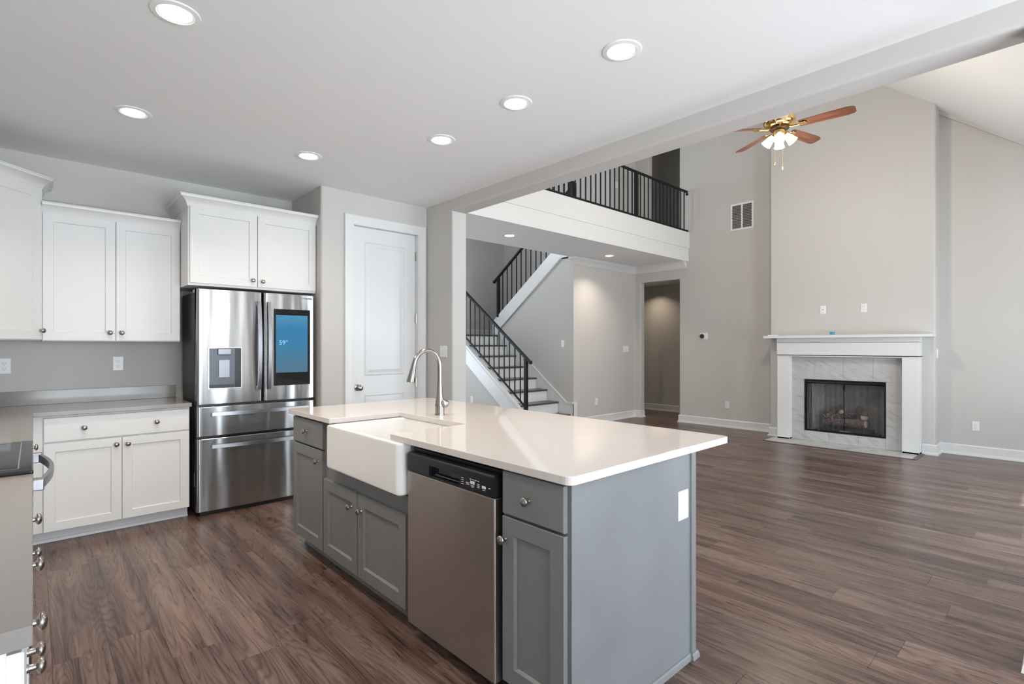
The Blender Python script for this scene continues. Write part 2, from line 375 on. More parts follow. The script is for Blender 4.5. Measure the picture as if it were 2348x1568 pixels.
    def slab(self, x0, x1, z0, z1, y0, y1, e=0.0015):
        B = self.bm
        def ring(a, y): return [B.verts.new(p) for p in ((x0 + a, y, z0 + a), (x1 - a, y, z0 + a), (x1 - a, y, z1 - a), (x0 + a, y, z1 - a))]
        rs = [ring(0, y1), ring(0, y0 + e), ring(e, y0)]
        for a, b in zip(rs, rs[1:]):
            for k in range(4): B.faces.new([a[k], a[(k + 1) % 4], b[(k + 1) % 4], b[k]])
        B.faces.new(rs[-1]); B.faces.new(rs[0][::-1]); return self
    def rot(self, deg, c=(0, 0, 0), ax='Z'):
        bmesh.ops.rotate(self.bm, verts=self.bm.verts[:], cent=c, matrix=Matrix.Rotation(R_(deg), 3, ax)); return self
    def build(self, name, m, parent=None, smooth=True, label=None, off=None):
        if off is not None: bmesh.ops.translate(self.bm, verts=self.bm.verts[:], vec=-Vector(off))
        bmesh.ops.recalc_face_normals(self.bm, faces=self.bm.faces[:])
        me = bpy.data.meshes.new(name); self.bm.to_mesh(me); self.bm.free()
        me.materials.append(m)
        if smooth:
            for p in me.polygons: p.use_smooth = True
            me.set_sharp_from_angle(angle=R_(32))
        o = bpy.data.objects.new(name, me); COL.objects.link(o)
        if smooth: wn = o.modifiers.new('wn', 'WEIGHTED_NORMAL'); wn.keep_sharp = True; wn.weight = 100
        if parent is not None: o.parent = parent
        if label: o['label'] = label
        return o
def thing(name, label, cat, loc=(0, 0, 0), rz=0, group=None):
    o = bpy.data.objects.new(name, None); COL.objects.link(o); o.empty_display_size = 0.05
    o.location = loc; o.rotation_euler = (0, 0, R_(rz)); o['label'] = label; o['category'] = cat
    if group: o['group'] = group
    return o
def tag(o, label, cat, group=None):
    o['label'] = label; o['category'] = cat
    if group: o['group'] = group
    return o
def struct(name, mb, m, label=None, parent=None, smooth=True):
    o = mb.build(name, m, parent, smooth)
    if parent is None: o['kind'] = 'structure'
    if label: o['label'] = label; o['category'] = name.split('_')[0]
    return o
def copy_part(o, parent, loc=None):
    c = o.copy(); COL.objects.link(c); c.parent = parent
    if loc is not None: c.location = loc
    return c
def dup(root, loc, rz, label, group=None):
    r = root.copy(); COL.objects.link(r); r.location = loc; r.rotation_euler = (0, 0, R_(rz)); r['label'] = label
    if group: r['group'] = group
    for ch in list(root.children):
        c = ch.copy(); COL.objects.link(c); c.parent = r
        for g in ch.children:
            d = g.copy(); COL.objects.link(d); d.parent = c
    return r

# ------------------------------------------------------------------ setting: floor, walls, ceilings
KC = 2.77                   # kitchen ceiling
LC = 5.4                    # living room ceiling
YN, XW, XE = 5.27, -0.60, 3.0
XL = 8.42                   # living room wall with the chimney
ZB0, ZB1 = 2.82, 3.30       # balcony soffit and floor
struct('floor', MB().box(-0.8, 10.0, -2.9, 8.8, -0.1, 0), FLOOR, 'dark brown wood plank floor running through kitchen and living room')
struct('ceiling', MB().box(XW - 0.12, 3.0, KSY - 0.12, YN + 0.12, KC, KC + 0.1), CEIL, 'white flat kitchen ceiling with recessed lights')
struct('wall_north', MB().box(XW - 0.12, 1.89, YN, YN + 0.12, 0, KC), WALL, 'greige kitchen wall behind the refrigerator and white cabinets')
struct('wall_west', MB().box(XW - 0.12, XW, KSY - 0.12, YN, 0, KC), WALL)
# pantry block with its door opening
mb = MB().rects(1, 4.56, 4.68, (1.89, 3.0), (0, KC), [(2.192, 2.894, -1, 2.476)])
mb.bevel_where(lambda a, b: abs(a.x - 1.89) < 1e-4 and abs(b.x - 1.89) < 1e-4 and abs(a.y - 4.56) < 1e-4 and abs(b.y - 4.56) < 1e-4, 0.022)
struct('wall_pantry', mb, WALL, 'greige wall around the pantry door')
struct('wall_pantry_side', MB().box(1.89, 2.01, 4.68, YN + 0.12, 0, KC), WALL)
struct('wall_pantry_inside', MB().box(2.01, 3.0, 5.15, 5.27, 0, KC), WALL)
# wall between kitchen and living room, with the wide cased opening under the header
OP = (0.118, 4.11, 2.655)
mb = MB().rects(0, 3.0, 3.18, (KSY - 0.12, 8.67), (0, LC), [(OP[0], OP[1], -1, OP[2])])
def oe(a, b):
    for y in OP[:2]:
        if abs(a.y - y) < 1e-4 and abs(b.y - y) < 1e-4 and abs(a.x - b.x) < 1e-4 and max(a.z, b.z) <= OP[2] + 1e-4: return True
    return abs(a.z - OP[2]) < 1e-4 and abs(b.z - OP[2]) < 1e-4 and abs(a.x - b.x) < 1e-4 and min(a.y, b.y) > OP[0] - 1e-3 and max(a.y, b.y) < OP[1] + 1e-3
mb.bevel_where(oe, 0.02)
struct('wall_east', mb, WALL, 'greige wall and header over the wide opening to the living room')
# living room
mb = MB().rects(0, XL, XL + 0.12, (LSY - 0.12, 5.78), (0, LC), [(4.746, 5.546, -1, 2.53), (4.746, 5.376, ZB1, LC + 1)])
mb.bevel_where(lambda a, b: abs(a.x - XL) < 1e-4 and abs(b.x - XL) < 1e-4 and (abs(a.y - b.y) < 1e-4 and min(abs(a.y - q) for q in (4.746, 5.546, 5.376)) < 1e-3), 0.015, 3)
struct('wall_living_east', mb, WALL, 'greige living room wall with the hall opening')
BX, BY0, BY1 = 8.12, 1.153, 3.092
FB = (1.645, 2.600, 0.150, 0.872)
mb = MB().rects(0, BX, XL, (BY0, BY1), (0, LC), [FB])
mb.bevel_where(lambda a, b: abs(a.x - BX) < 1e-4 and abs(b.x - BX) < 1e-4 and abs(a.y - b.y) < 1e-4 and min(abs(a.y - BY0), abs(a.y - BY1)) < 1e-3, 0.022)
struct('wall_chimney', mb, WALL, 'greige chimney breast above the fireplace')
YF = 5.66
XS0, XS1, XS2 = 5.62, 6.62, 7.66
struct('wall_stair_front', MB().box(XS1, XL, YF, YF + 0.12, 0, ZB0 + 0.05), WALL, 'pale wall beside the staircase under the balcony')
struct('wall_upper_landing', MB().box(XS2, XL, YF, YF + 0.12, ZB1, LC), WALL)
mb = MB().prism([(YF + 0.12, 0), (7.56, 0), (7.56, 1.50), (7.47, 1.705), (5.935, 2.82), (YF + 0.12, 2.82)], XS1, XS1 + 0.1, 0)
struct('wall_understair', mb, WALL, 'greige wall below the upper flight of stairs')
struct('wall_understair_front', MB().prism([(5.86, 0), (8.55, 0), (8.55, 1.36), (7.70, 1.36)], XS0 + 0.012, XS0 + 0.09, 0), WALL)
struct('wall_stairwell', MB().rects(1, 8.55, 8.67, (3.18, 9.8), (0, LC), [(3.5, 4.9, 0.4, 2.3), (3.5, 4.9, 3.45, 4.75)]), WALL)  # both openings invented out of view, to let the added lamps in
struct('wall_stairwell_east', MB().box(XS2, XS2 + 0.12, YF + 0.12, 8.55, 0, LC), WALL)
struct('wall_hall', MB().box(9.61, 9.73, LSY, 8.67, 0, LC), WALL, 'taupe wall seen down the hall')
struct('wall_hall_north', MB().box(XL + 0.12, 9.61, 6.9, 7.0, 0, LC), WALL)
struct('wall_hall_south', MB().box(XL + 0.12, 9.61, 3.9, 4.0, 0, LC), WALL)
struct('ceiling_hall', MB().box(XL + 0.12, 9.61, 4.0, 6.9, 2.6, 3.2), CEIL)
# south walls with windows
WK = [(0.0, 0.86, 0.25, 2.35), (0.92, 1.78, 0.25, 2.35), (1.84, 2.70, 0.25, 2.35)]
struct('wall_south', MB().rects(1, KSY - 0.12, KSY, (XW - 0.12, 3.0), (0, KC), WK), WALL)
WLV = [(4.3, 5.6, 0.4, 2.0), (6.05, 7.1, 0.4, 2.305)]
struct('wall_living_south', MB().rects(1, LSY - 0.12, LSY, (3.18, XL), (0, 2.56), WLV), WALL)
k = 1
for (x0, x1, z0, z1), y in [(q, KSY) for q in WK] + [(q, LSY) for q in WLV] + [((3.5, 4.9, 0.4, 2.3), 8.68), ((3.5, 4.9, 3.45, 4.75), 8.68)]:  # last two windows are invented, out of view, for the stairwell lamps
    mb = MB().rects(1, y - 0.10, y - 0.04, (x0, x1), (z0, z1), [(x0 + 0.04, x1 - 0.04, z0 + 0.04, (z0 + z1) / 2 - 0.02), (x0 + 0.04, x1 - 0.04, (z0 + z1) / 2 + 0.02, z1 - 0.04)])
    f = struct(f'window_{k}', mb, TRIM)
    MB().box(x0 + 0.04, x1 - 0.04, y - 0.075, y - 0.07, z0 + 0.04, z1 - 0.04).build('pane', PANE, f)
    k += 1
# ceilings of the tall room: flat at the top, sloping down to the south wall
SL = 0.80
yb = 1.662 + (LC - 4.704) / 0.807
def zs(y): return LC - (yb - y) * 0.80
mb = MB().prism([(LSY - 0.12, zs(LSY - 0.12)), (yb, LC), (8.67, LC), (8.67, LC + 0.12), (yb, LC + 0.12), (LSY - 0.12, zs(LSY - 0.12) + 0.16)], 3.10, 9.75, 0)
struct('ceiling_living', mb, CEIL, 'white sloped living room ceiling')
# slim sloped trim where the slope meets the wall right of the chimney
mb = MB().prism([(LSY, zs(LSY)), (BY0 + 0.0, zs(BY0)), (BY0, zs(BY0) - 0.05), (LSY, zs(LSY) - 0.05)], XL - 0.05, XL, 0)
struct('trim_1', mb, WALL)
# balcony slab and stepped fascia
struct('floor_balcony', MB().box(3.18, XL, 4.585, YF, ZB0, ZB1), CEIL, 'underside of the balcony walkway')
FY = 4.552
mb = MB().box(3.18, XL - 0.002, FY + 0.016, FY + 0.033, ZB0 - 0.006, 3.06, 0.002, 1)
mb.box(3.18, XL - 0.002, FY, FY + 0.033, 3.04, ZB1 + 0.02, 0.002, 1)
struct('trim_2', mb, TRIM, 'white stepped fascia board along the balcony edge')
# crown moulding under the balcony
crown = [(0, ZB0), (0, ZB0 - 0.115), (0.012, ZB0 - 0.115), (0.02, ZB0 - 0.10), (0.03, ZB0 - 0.085), (0.06, ZB0 - 0.045), (0.085, ZB0 - 0.03), (0.088, ZB0 - 0.012), (0.098, ZB0 - 0.01), (0.098, ZB0)]
struct('trim_3', MB().sweep([(XS1 + 0.0, YF + 0.02), (XS1, YF), (XL, YF), (XL, FY + 0.06)], crown, 1), TRIM, 'white crown moulding under the balcony')
# baseboards
bbp = [(0, 0), (0, 0.128), (0.006, 0.128), (0.014, 0.116), (0.014, 0.026), (0.026, 0.022), (0.030, 0.0)]
def base(name, path, flip=1, prof=bbp): return struct(name, MB().sweep(path, prof, flip), TRIM)
base('baseboard_living', [(XL + 0.12, 4.746), (XL, 4.746), (XL, BY1), (BX, BY1), (BX, 2.935)], 1)
base('baseboard_fireside', [(BX, 1.282), (BX, BY0), (XL, BY0), (XL, LSY)], 1)
base('baseboard_stair_wall', [(XS1 + 0.07, YF), (XL, YF), (XL, 5.546), (XL + 0.12, 5.546)], 1)
base('baseboard_hall', [(9.61, 6.9), (9.61, 4.0)], 1)
base('baseboard_opening', [(3.0, KSY), (3.0, 0.118), (3.18, 0.118), (3.18, LSY)], -1)
base('baseboard_column', [(3.0, 4.56), (3.0, 4.11), (3.18, 4.11), (3.18, 8.5)], 1)
base('baseboard_pantry', [(2.107, 4.56), (1.93, 4.56)], -1)

# ------------------------------------------------------------------ pantry door
d = struct('door_1', MB().box(2.197, 2.889, 4.60, 4.635, 0.012, 2.470), TRIM, 'white two panel pantry door with a satin knob')
def door_panel(z0, z1):
    x0, x1 = 2.325, 2.762
    mb = MB(); B = mb.bm; f = 4.5995
    def ring(a, y): return [B.verts.new(p) for p in ((x0 + a, y, z0 + a), (x1 - a, y, z0 + a), (x1 - a, y, z1 - a), (x0 + a, y, z1 - a))]
    rs = [ring(0, f), ring(0.010, f - 0.006), ring(0.018, f + 0.0), ring(0.03, f - 0.001), ring(0.055, f - 0.007)]
    for a, b in zip(rs, rs[1:]):
        for q in range(4): B.faces.new([a[q], a[(q + 1) % 4], b[(q + 1) % 4], b[q]])
    B.faces.new(rs[-1]); B.faces.new(rs[0][::-1])
    mb.build('panel', TRIM, d, smooth=False)
door_panel(1.055, 2.335); door_panel(0.24, 0.875)
knob = MB().lathe([(0.031, 0), (0.031, 0.006), (0.012, 0.012), (0.012, 0.032), (0.022, 0.038), (0.029, 0.050), (0.027, 0.062), (0.016, 0.068), (0.003, 0.069)], (2.258, 4.60, 0.945), 'y', 24, -1).build('knob', NICKEL, d, label='satin nickel door knob')
for z in (2.256, 1.62, 0.964):
    MB().tube([(2.893, 4.588, z - 0.048), (2.893, 4.588, z + 0.048)], 0.008, 10).box(2.889, 2.893, 4.59, 4.62, z - 0.045, z + 0.045).build('hinge', NICKEL, d)
cp = [(0, 0), (0.0, 0.016), (0.012, 0.018), (0.03, 0.014), (0.07, 0.018), (0.085, 0.022), (0.09, 0.018), (0.09, 0)]
mb = MB()
def casing(x0, x1, zt, y):      # inner opening x0..x1, top zt; swept profile with mitred corners
    pts = [(x0, 0.0), (x0, zt), (x1, zt), (x1, 0.0)]
    rings = []
    for i, (x, z) in enumerate(pts):
        mx = -1 if x == x0 else 1; mz = 1 if i in (1, 2) else 0
        rings.append([mb.bm.verts.new((x + mx * o, y - t, z + mz * o)) for o, t in cp])
    n = len(cp)
    for a, b in zip(rings, rings[1:]):
        for j in range(n): mb.bm.faces.new([a[j], a[(j + 1) % n], b[(j + 1) % n], b[j]])
    mb.bm.faces.new(rings[0]); mb.bm.faces.new(rings[-1][::-1])
casing(2.196, 2.890, 2.472, 4.56)
mb.rects(1, 4.56, 4.68, (2.180, 2.906), (0, 2.488), [(2.194, 2.892, -1, 2.473)])
struct('trim_4', mb, TRIM, 'white casing around the pantry door')

# ------------------------------------------------------------------ knobs, cabinets
_kn = {}
def add_knob(parent, x, z, y):
    if 'k' not in _kn:
        o = MB().lathe([(0.0095, 0), (0.0090, 0.003), (0.0072, 0.006), (0.0072, 0.015), (0.0140, 0.0185), (0.0168, 0.0205), (0.0172, 0.0225), (0.0170, 0.0250), (0.0155, 0.0278), (0.0120, 0.0302), (0.0070, 0.0318), (0.001, 0.0324)], (0, 0, 0), 'y', 20, -1).build('knob', NICKEL, parent)
        o.location = (x, y, z); _kn['k'] = o; return o
    return copy_part(_kn['k'], parent, (x, y, z))
def door(par, x0, x1, z0, z1, m, knob=None, fw=0.058, rec=0.009, ch=0.004, y0=-0.02):
    o = MB().shaker(x0, x1, z0, z1, y0, 0.0, fw, rec, ch).build('door', m, par, smooth=False)
    if knob: add_knob(o, knob[0], knob[1], y0)
    return o
def drawer(par, x0, x1, z0, z1, m, knobs=(), y0=-0.02):
    o = MB().slab(x0, x1, z0, z1, y0, 0.0, 0.003).build('drawer', m, par, smooth=False)
    for kx, kz in knobs: add_knob(o, kx, kz, y0)
    return o
def carcass(par, x0, x1, z0, z1, depth, m, toe=0, toe_d=0.075):
    mb = MB().box(x0, x1, 0.0, depth, max(z0, toe), z1, 0.0015, 1)
    mb.build('carcass', m, par, smooth=False)
    if toe:
        MB().box(x0, x1, toe_d, depth, 0, toe + 0.002).sweep([(x0, toe_d), (x1, toe_d)], [(0, 0), (0, 0.02), (0.008, 0.018), (0.014, 0)], 1).build('toe_kick', m, par, smooth=False)

# base cabinet on the back wall
BY = 4.68
t = thing('base_cabinet', 'white base cabinet between the refrigerator and the range run, one wide drawer over two doors', 'cabinet', (0, BY, 0))
carcass(t, 0.0, 0.897, 0, 0.866, YN - BY - 0.002, WCAB, 0.085)
drawer(t, 0.052, 0.891, 0.690, 0.853, WCAB, [(0.262, 0.772), (0.681, 0.772)])
door(t, 0.052, 0.470, 0.090, 0.680, WCAB, (0.44, 0.633))
door(t, 0.475, 0.891, 0.090, 0.680, WCAB, (0.507, 0.630))
# left run: local x -> world +y, front faces +x
FX = -0.030
def left_cab(y0, y1, label, dr, doors, ztop=0.866):
    t = thing('base_cabinet', label, 'cabinet', (FX, y0, 0), 90)
    W = y1 - y0
    carcass(t, 0, W, 0, ztop, FX - XW - 0.002, WCAB, 0.10)
    if dr: drawer(t, 0.012, W - 0.012, 0.700, 0.855, WCAB, [(q - y0, 0.79) for q in dr])
    for a, b, ky in doors: door(t, a - y0, b - y0, 0.105, 0.690, WCAB, (ky - y0, 0.64))
    return t
left_cab(1.110, 2.030, 'white base cabinet whose end panel shows at the bottom corner, under the gray worktop end', (1.39, 1.76), [(1.122, 1.568, 1.53), (1.574, 2.018, 1.61)])
left_cab(2.032, 2.412, 'narrow white base cabinet seen edge-on beside the near side of the range', (2.22,), [(2.044, 2.400, 2.37)])
left_cab(3.200, 4.655, 'white base cabinet seen edge-on between the range and the corner', (3.39, 3.80), [(3.212, 3.598, 3.56), (3.604, 3.99, 3.64)])
# worktops
mb = MB().prism([(XW, 3.195), (0.0, 3.195), (0.0, 4.635), (0.905, 4.635), (0.905, YN), (XW, YN)], 0.868, 0.898, 2)
mb.bevel_where(lambda a, b: True, 0.002, 1)
ct = tag(mb.build('countertop', GQUARTZ, smooth=False), 'gray speckled quartz worktop running from range into the corner and along to the refrigerator', 'countertop')
MB().box(XW + 0.02, 0.905, YN - 0.02, YN, 0.898, 1.003, 0.0015, 1).box(XW, XW + 0.02, 3.195, YN, 0.898, 1.003, 0.0015, 1).build('backsplash', GQUARTZ, ct, smooth=False)
mb = MB().prism([(XW, 1.100), (0.0, 1.100), (0.0, 2.415), (XW, 2.415)], 0.868, 0.900, 2); mb.bevel_where(lambda a, b: True, 0.002, 1)
ct2 = tag(mb.build('countertop', GQUARTZ, smooth=False), 'gray quartz worktop on the camera side of the range, cut by the photo edge', 'countertop')
MB().box(XW, XW + 0.02, 1.10, 2.415, 0.900, 1.003, 0.0015, 1).build('backsplash', GQUARTZ, ct2, smooth=False)

# upper cabinets
UY = 4.965
crown_p = [(0, 0.0), (0.004, 0.0), (0.008, 0.008), (0.012, 0.022), (0.022, 0.042), (0.040, 0.056), (0.054, 0.062), (0.056, 0.074), (0.060, 0.076), (0.060, 0.082), (0, 0.082)]
def crown_at(z, h, o): return [(a * o / 0.060, z + b * h / 0.082) for a, b in crown_p]
t = thing('upper_cabinet', 'white two door wall cabinet with crown, over the gray worktop beside the refrigerator', 'cabinet', (0, UY, 1.372))
carcass(t, 0.047, 0.883, 0, 2.300 - 1.372, YN - UY - 0.002, WCAB)
door(t, 0.049, 0.461, 0.006, 0.912, WCAB, (0.428, 0.066), y0=-0.02)
door(t, 0.466, 0.881, 0.006, 0.912, WCAB, (0.499, 0.066), y0=-0.02)
MB().sweep([(0.047, -0.006), (0.884, -0.006)], crown_at(0.904, 0.080, 0.055), 1).build('crown', WCAB, t)
# diagonal corner cabinet, taller
t = thing('corner_cabinet', 'tall white corner wall cabinet set diagonally, cut by the edge of the photo', 'cabinet', (0.0, 0.0, 1.378))
LL = 0.645
cx, cy_ = 0.045, 4.964
ax_, ay_ = cx - 0.339, cy_ - 0.339
MB().prism([(cx, cy_), (cx, YN - 0.002), (XW + 0.002, YN - 0.002), (XW + 0.002, ay_), (ax_, ay_)], 0, 1.086, 2).build('carcass', WCAB, t, smooth=False)
q = math.sqrt(0.5)
dm = MB().shaker(0.012, 0.464, 0.006, 1.066, -0.02, 0.0, 0.062)
o = dm.build('door', WCAB, t, smooth=False); o.location = (ax_, ay_, 0); o.rotation_euler = (0, 0, R_(45))
kk = add_knob(o, 0.452, 0.068, -0.02)
MB().sweep([(XW + 0.01, ay_), (ax_, ay_), (cx, cy_), (cx, cy_ + 0.30)], crown_at(1.070, 0.081, 0.065), 1).build('crown', WCAB, t)
# cabinet over the fridge
t = thing('upper_cabinet', 'deep white two door cabinet mounted above the refrigerator', 'cabinet', (0, 4.68, 1.815))
carcass(t, 0.886, 1.887, 0, 0.640, YN - 4.68 - 0.002, WCAB)
door(t, 0.898, 1.386, 0.018, 0.618, WCAB, (1.350, 0.070))
door(t, 1.392, 1.882, 0.018, 0.618, WCAB, (1.428, 0.066))
MB().sweep([(0.886, 0.58), (0.886, -0.006), (1.888, -0.006)], crown_at(0.612, 0.086, 0.062), 1).build('crown', WCAB, t)

# ------------------------------------------------------------------ refrigerator
F0, F1, FYF = 0.937, 1.862, 4.62
t = thing('refrigerator', 'stainless steel french door refrigerator with a blue screen and water dispenser', 'refrigerator', (0, 0, 0))
MB().box(F0 + 0.006, F1 - 0.006, 4.705, 5.18, 0.03, 1.765, 0.004, 1).build('body', DGRAY, t)
MB().box(F0 + 0.03, F1 - 0.03, 4.66, 4.76, 0.0, 0.05).build('base_grille', BLACKP, t)
MB().box(F0 + 0.006, F0 + 0.10, 4.66, 4.80, 1.765, 1.79, 0.004, 1).build('hinge_cover', PLATE, t)
MB().box(F1 - 0.35, F1 - 0.05, 4.66, 4.80, 1.765, 1.79, 0.004, 1).build('hinge_cover', PLATE, t)
def front(name, x0, x1, z0, z1):
    """steel front with a soft convex curve and rolled side edges; front at FYF"""
    mb = MB(); B = mb.bm; N = 14; cols = []
    xs = [x0] + [x0 + 0.004, x0 + 0.010, x0 + 0.020] + [x0 + 0.020 + (x1 - x0 - 0.04) * i / N for i in range(1, N)] + [x1 - 0.020, x1 - 0.010, x1 - 0.004, x1]
    for x in xs:
        dd = min(x - x0, x1 - x); e = 0.018 * (1 - min(1, dd / 0.020)) ** 2
        u = (x - (x0 + x1) / 2) / (x1 - x0) * 2
        y = FYF + e + 0.006 * u * u
        cols.append((B.verts.new((x, y + 0.004, z0)), B.verts.new((x, y, z0 + 0.004)), B.verts.new((x, y, z1 - 0.004)), B.verts.new((x, y + 0.004, z1)), B.verts.new((x, 4.70, z1)), B.verts.new((x, 4.70, z0))))
    for a, b in zip(cols, cols[1:]):
        for q in range(6): B.faces.new([a[q], b[q], b[(q + 1) % 6], a[(q + 1) % 6]])
    B.faces.new(cols[0]); B.faces.new(cols[-1][::-1])
    return brush_uv(mb.build(name, STEEL, t))
XM = 1.423
dl = front('door', F0, XM - 0.006, 0.876, 1.788)
dr_ = front('door', XM + 0.006, F1, 0.876, 1.788)
d1 = front('drawer', F0, F1, 0.626, 0.857)
d2 = front('drawer', F0, F1, 0.035, 0.606)
MB().box(F0 + 0.01, F1 - 0.01, 4.69, 4.706, 0.04, 1.78).build('gasket', BLACKP, t)
# dispenser: frame, recess shown dark, paddle
y = FYF - 0.003
MB().rects(1, y - 0.003, y + 0.012, (1.012, 1.256), (0.998, 1.326), [(1.018, 1.250, 1.004, 1.320)]).build('dispenser_frame', CHROME, dl)
mb = MB(); B = mb.bm
MB().box(1.018, 1.250, y + 0.0005, y + 0.009, 1.004, 1.320).build('dispenser_recess', mat('dispenser_gray', (0.10, 0.11, 0.125), 0.35, 0.4), dl)
MB().box(1.204, 1.250, y - 0.0005, y + 0.006, 1.004, 1.320).build('dispenser_side', BLACKP, dl)
MB().box(1.078, 1.176, y - 0.014, y + 0.004, 1.266, 1.318, 0.008, 2).build('dispenser_nozzle', PADDLE, dl)
MB().box(1.086, 1.166, y - 0.004, y + 0.004, 1.085, 1.228, 0.004, 2).build('dispenser_paddle', PADDLE, dl)
MB().box(1.018, 1.200, y - 0.004, y + 0.004, 1.004, 1.03, 0.003, 1).build('drip_tray', DGRAY, dl)
# handles
def bow(parent, p0, p1, out, hw, hd):
    mb = MB(); B = mb.bm; n = 16; rings = []
    vert = abs(p1[2] - p0[2]) > abs(p1[0] - p0[0])
    for i in range(n + 1):
        f = i / n; x = p0[0] + (p1[0] - p0[0]) * f; z = p0[2] + (p1[2] - p0[2]) * f
        yy = FYF - 0.028 - out * math.sin(PI * f)
        if vert: c = [(x - hw, yy), (x + hw, yy), (x + hw, yy + hd), (x - hw, yy + hd)]; ring = [B.verts.new((a, b, z)) for a, b in c]
        else: c = [(z - hw, yy), (z + hw, yy), (z + hw, yy + hd), (z - hw, yy + hd)]; ring = [B.verts.new((x, b, a)) for a, b in c]
        rings.append(ring)
    for a, b in zip(rings, rings[1:]):
        for q in range(4): B.faces.new([a[q], a[(q + 1) % 4], b[(q + 1) % 4], b[q]])
    B.faces.new(rings[0]); B.faces.new(rings[-1][::-1])
    for p in (p0, p1):
        s = 0.03
        if vert: mb.box(p[0] - hw, p[0] + hw, FYF - 0.028, FYF + 0.008, min(p[2], p[2]) - (0 if p is p0 else s), p[2] + (s if p is p0 else 0))
        else: mb.box(p[0] - (0 if p is p0 else s), p[0] + (s if p is p0 else 0), FYF - 0.028, FYF + 0.008, p[2] - hw, p[2] + hw)
    return mb.build('handle', HSTEEL, parent)
bow(dl, (1.385, 0, 0.975), (1.385, 0, 1.708), 0.030, 0.013, 0.016)
bow(dr_, (1.462, 0, 0.975), (1.462, 0, 1.708), 0.030, 0.013, 0.016)
bow(d1, (1.035, 0, 0.800), (1.795, 0, 0.800), 0.030, 0.014, 0.016)
bow(d2, (1.035, 0, 0.545), (1.795, 0, 0.545), 0.030, 0.014, 0.016)
# touch screen
MB().box(1.507, 1.815, y, y + 0.014, 1.000, 1.655, 0.002, 1).build('screen_bezel', BLACKG, dr_)
MB().box(1.524, 1.792, y - 0.0015, y + 0.002, 1.110, 1.604).build('display', SCREEN, dr_)
def text(s, loc, size, m, parent, rot=(R_(90), 0, 0), name='lettering', ext=0.0006):
    c = bpy.data.curves.new(name, 'FONT'); c.body = s; c.size = size; c.extrude = ext; c.align_x = 'CENTER'; c.align_y = 'CENTER'
    tmp = bpy.data.objects.new('tmp', c); COL.objects.link(tmp)
    me = bpy.data.meshes.new_from_object(tmp.evaluated_get(bpy.context.evaluated_depsgraph_get())); bpy.data.objects.remove(tmp)
    me.materials.clear(); me.materials.append(m)
    o = bpy.data.objects.new(name, me); COL.objects.link(o); o.location = loc; o.rotation_euler = rot; o.parent = parent
    return o
text('SAMSUNG', (1.787, FYF + 0.001, 1.757), 0.022, ICONG, dr_)
text('59°', (1.585, y - 0.0022, 1.365), 0.055, mat('screen_text', (0.2, 0.5, 0.7), 0.4, emit=(0.07, 0.34, 0.56), estr=0.55), dr_)
MB().box(F0 + 0.005, F0 + 0.0062, 4.735, 4.75, 0.22, 0.33).build('label_sticker', PLATE, t)

# ------------------------------------------------------------------ range with its bowed handle
RY0, RY1 = 2.42, 3.19
t = thing('range', 'stainless range with black glass cooktop between gray worktops, cut by the photo edge', 'range', (0, RY0, 0))
MB().box(XW + 0.01, -0.03, 0.003, RY1 - RY0 - 0.003, 0.05, 0.895).build('body', DGRAY, t)
MB().box(XW + 0.03, -0.08, 0.03, RY1 - RY0 - 0.03, 0.0, 0.05).build('base', BLACKP, t)
mb = MB().box(XW + 0.005, 0.002, 0.0, RY1 - RY0, 0.895, 0.912, 0.006, 3); mb.build('cooktop', BLACKG, t)
MB().rects(2, 0.9122, 0.9130, (XW + 0.06, -0.035), (0.05, RY1 - RY0 - 0.05), [(XW + 0.064, -0.039, 0.054, RY1 - RY0 - 0.054)]).build('cooktop_outline', ICONG, t)
MB().box(-0.03, 0.001, 0.002, RY1 - RY0 - 0.002, 0.78, 0.893, 0.006, 2).build('control_panel', BLACKP, t)
od = MB().box(-0.03, -0.003, 0.004, RY1 - RY0 - 0.004, 0.22, 0.772, 0.004, 2).build('oven_door', BLACKG, t)
MB().box(-0.03, -0.006, 0.004, RY1 - RY0 - 0.004, 0.06, 0.21, 0.004, 2).build('drawer', PADDLE, t)
pts = []
for i in range(15):
    f = i / 14; pts.append((0.022 + 0.034 * math.sin(PI * f), 0.08 + 0.60 * f, 0.845))
mb = MB(); B = mb.bm; rings = []
for x, yy, z in pts: rings.append([B.verts.new((x + a, yy, z + b)) for a, b in ((-0.007, -0.016), (0.006, -0.016), (0.008, 0.0), (0.006, 0.016), (-0.007, 0.016))])
for a, b in zip(rings, rings[1:]):
    for q in range(5): B.faces.new([a[q], a[(q + 1) % 5], b[(q + 1) % 5], b[q]])
B.faces.new(rings[0]); B.faces.new(rings[-1][::-1])
for yy in (0.08, 0.68): mb.box(-0.002, 0.030, yy - 0.02, yy + 0.02, 0.825, 0.865, 0.003, 1)
mb.build('handle', HSTEEL, t)

# ------------------------------------------------------------------ island
IX = 1.30
def isl(y1, y0, name, label): return thing(name, label, 'cabinet', (IX, y1, 0), -90), y1 - y0
IT = 0.884
t, W = isl(3.56, 3.060, 'island_cabinet', 'narrow gray island cabinet at the refrigerator end, one drawer over one door')
carcass(t, 0, W, 0, IT, 0.80, GCAB, 0.095)
drawer(t, 0.017, 0.491, 0.712, 0.871, GCAB, [(0.245, 0.798)])
door(t, 0.017, 0.488, 0.100, 0.702, GCAB, (0.435, 0.636), 0.062, 0.010, 0.008)
t, W = isl(3.058, 2.096, 'island_cabinet', 'gray island cabinet with two doors below the white farmhouse sink')
MB().box(0, W, 0.0, 0.80, 0.095, 0.628).box(0, 0.130, 0, 0.8, 0.628, IT).box(W - 0.012, W, 0, 0.8, 0.628, IT).box(0.13, W - 0.012, 0.50, 0.80, 0.628, IT).build('carcass', GCAB, t, smooth=False)
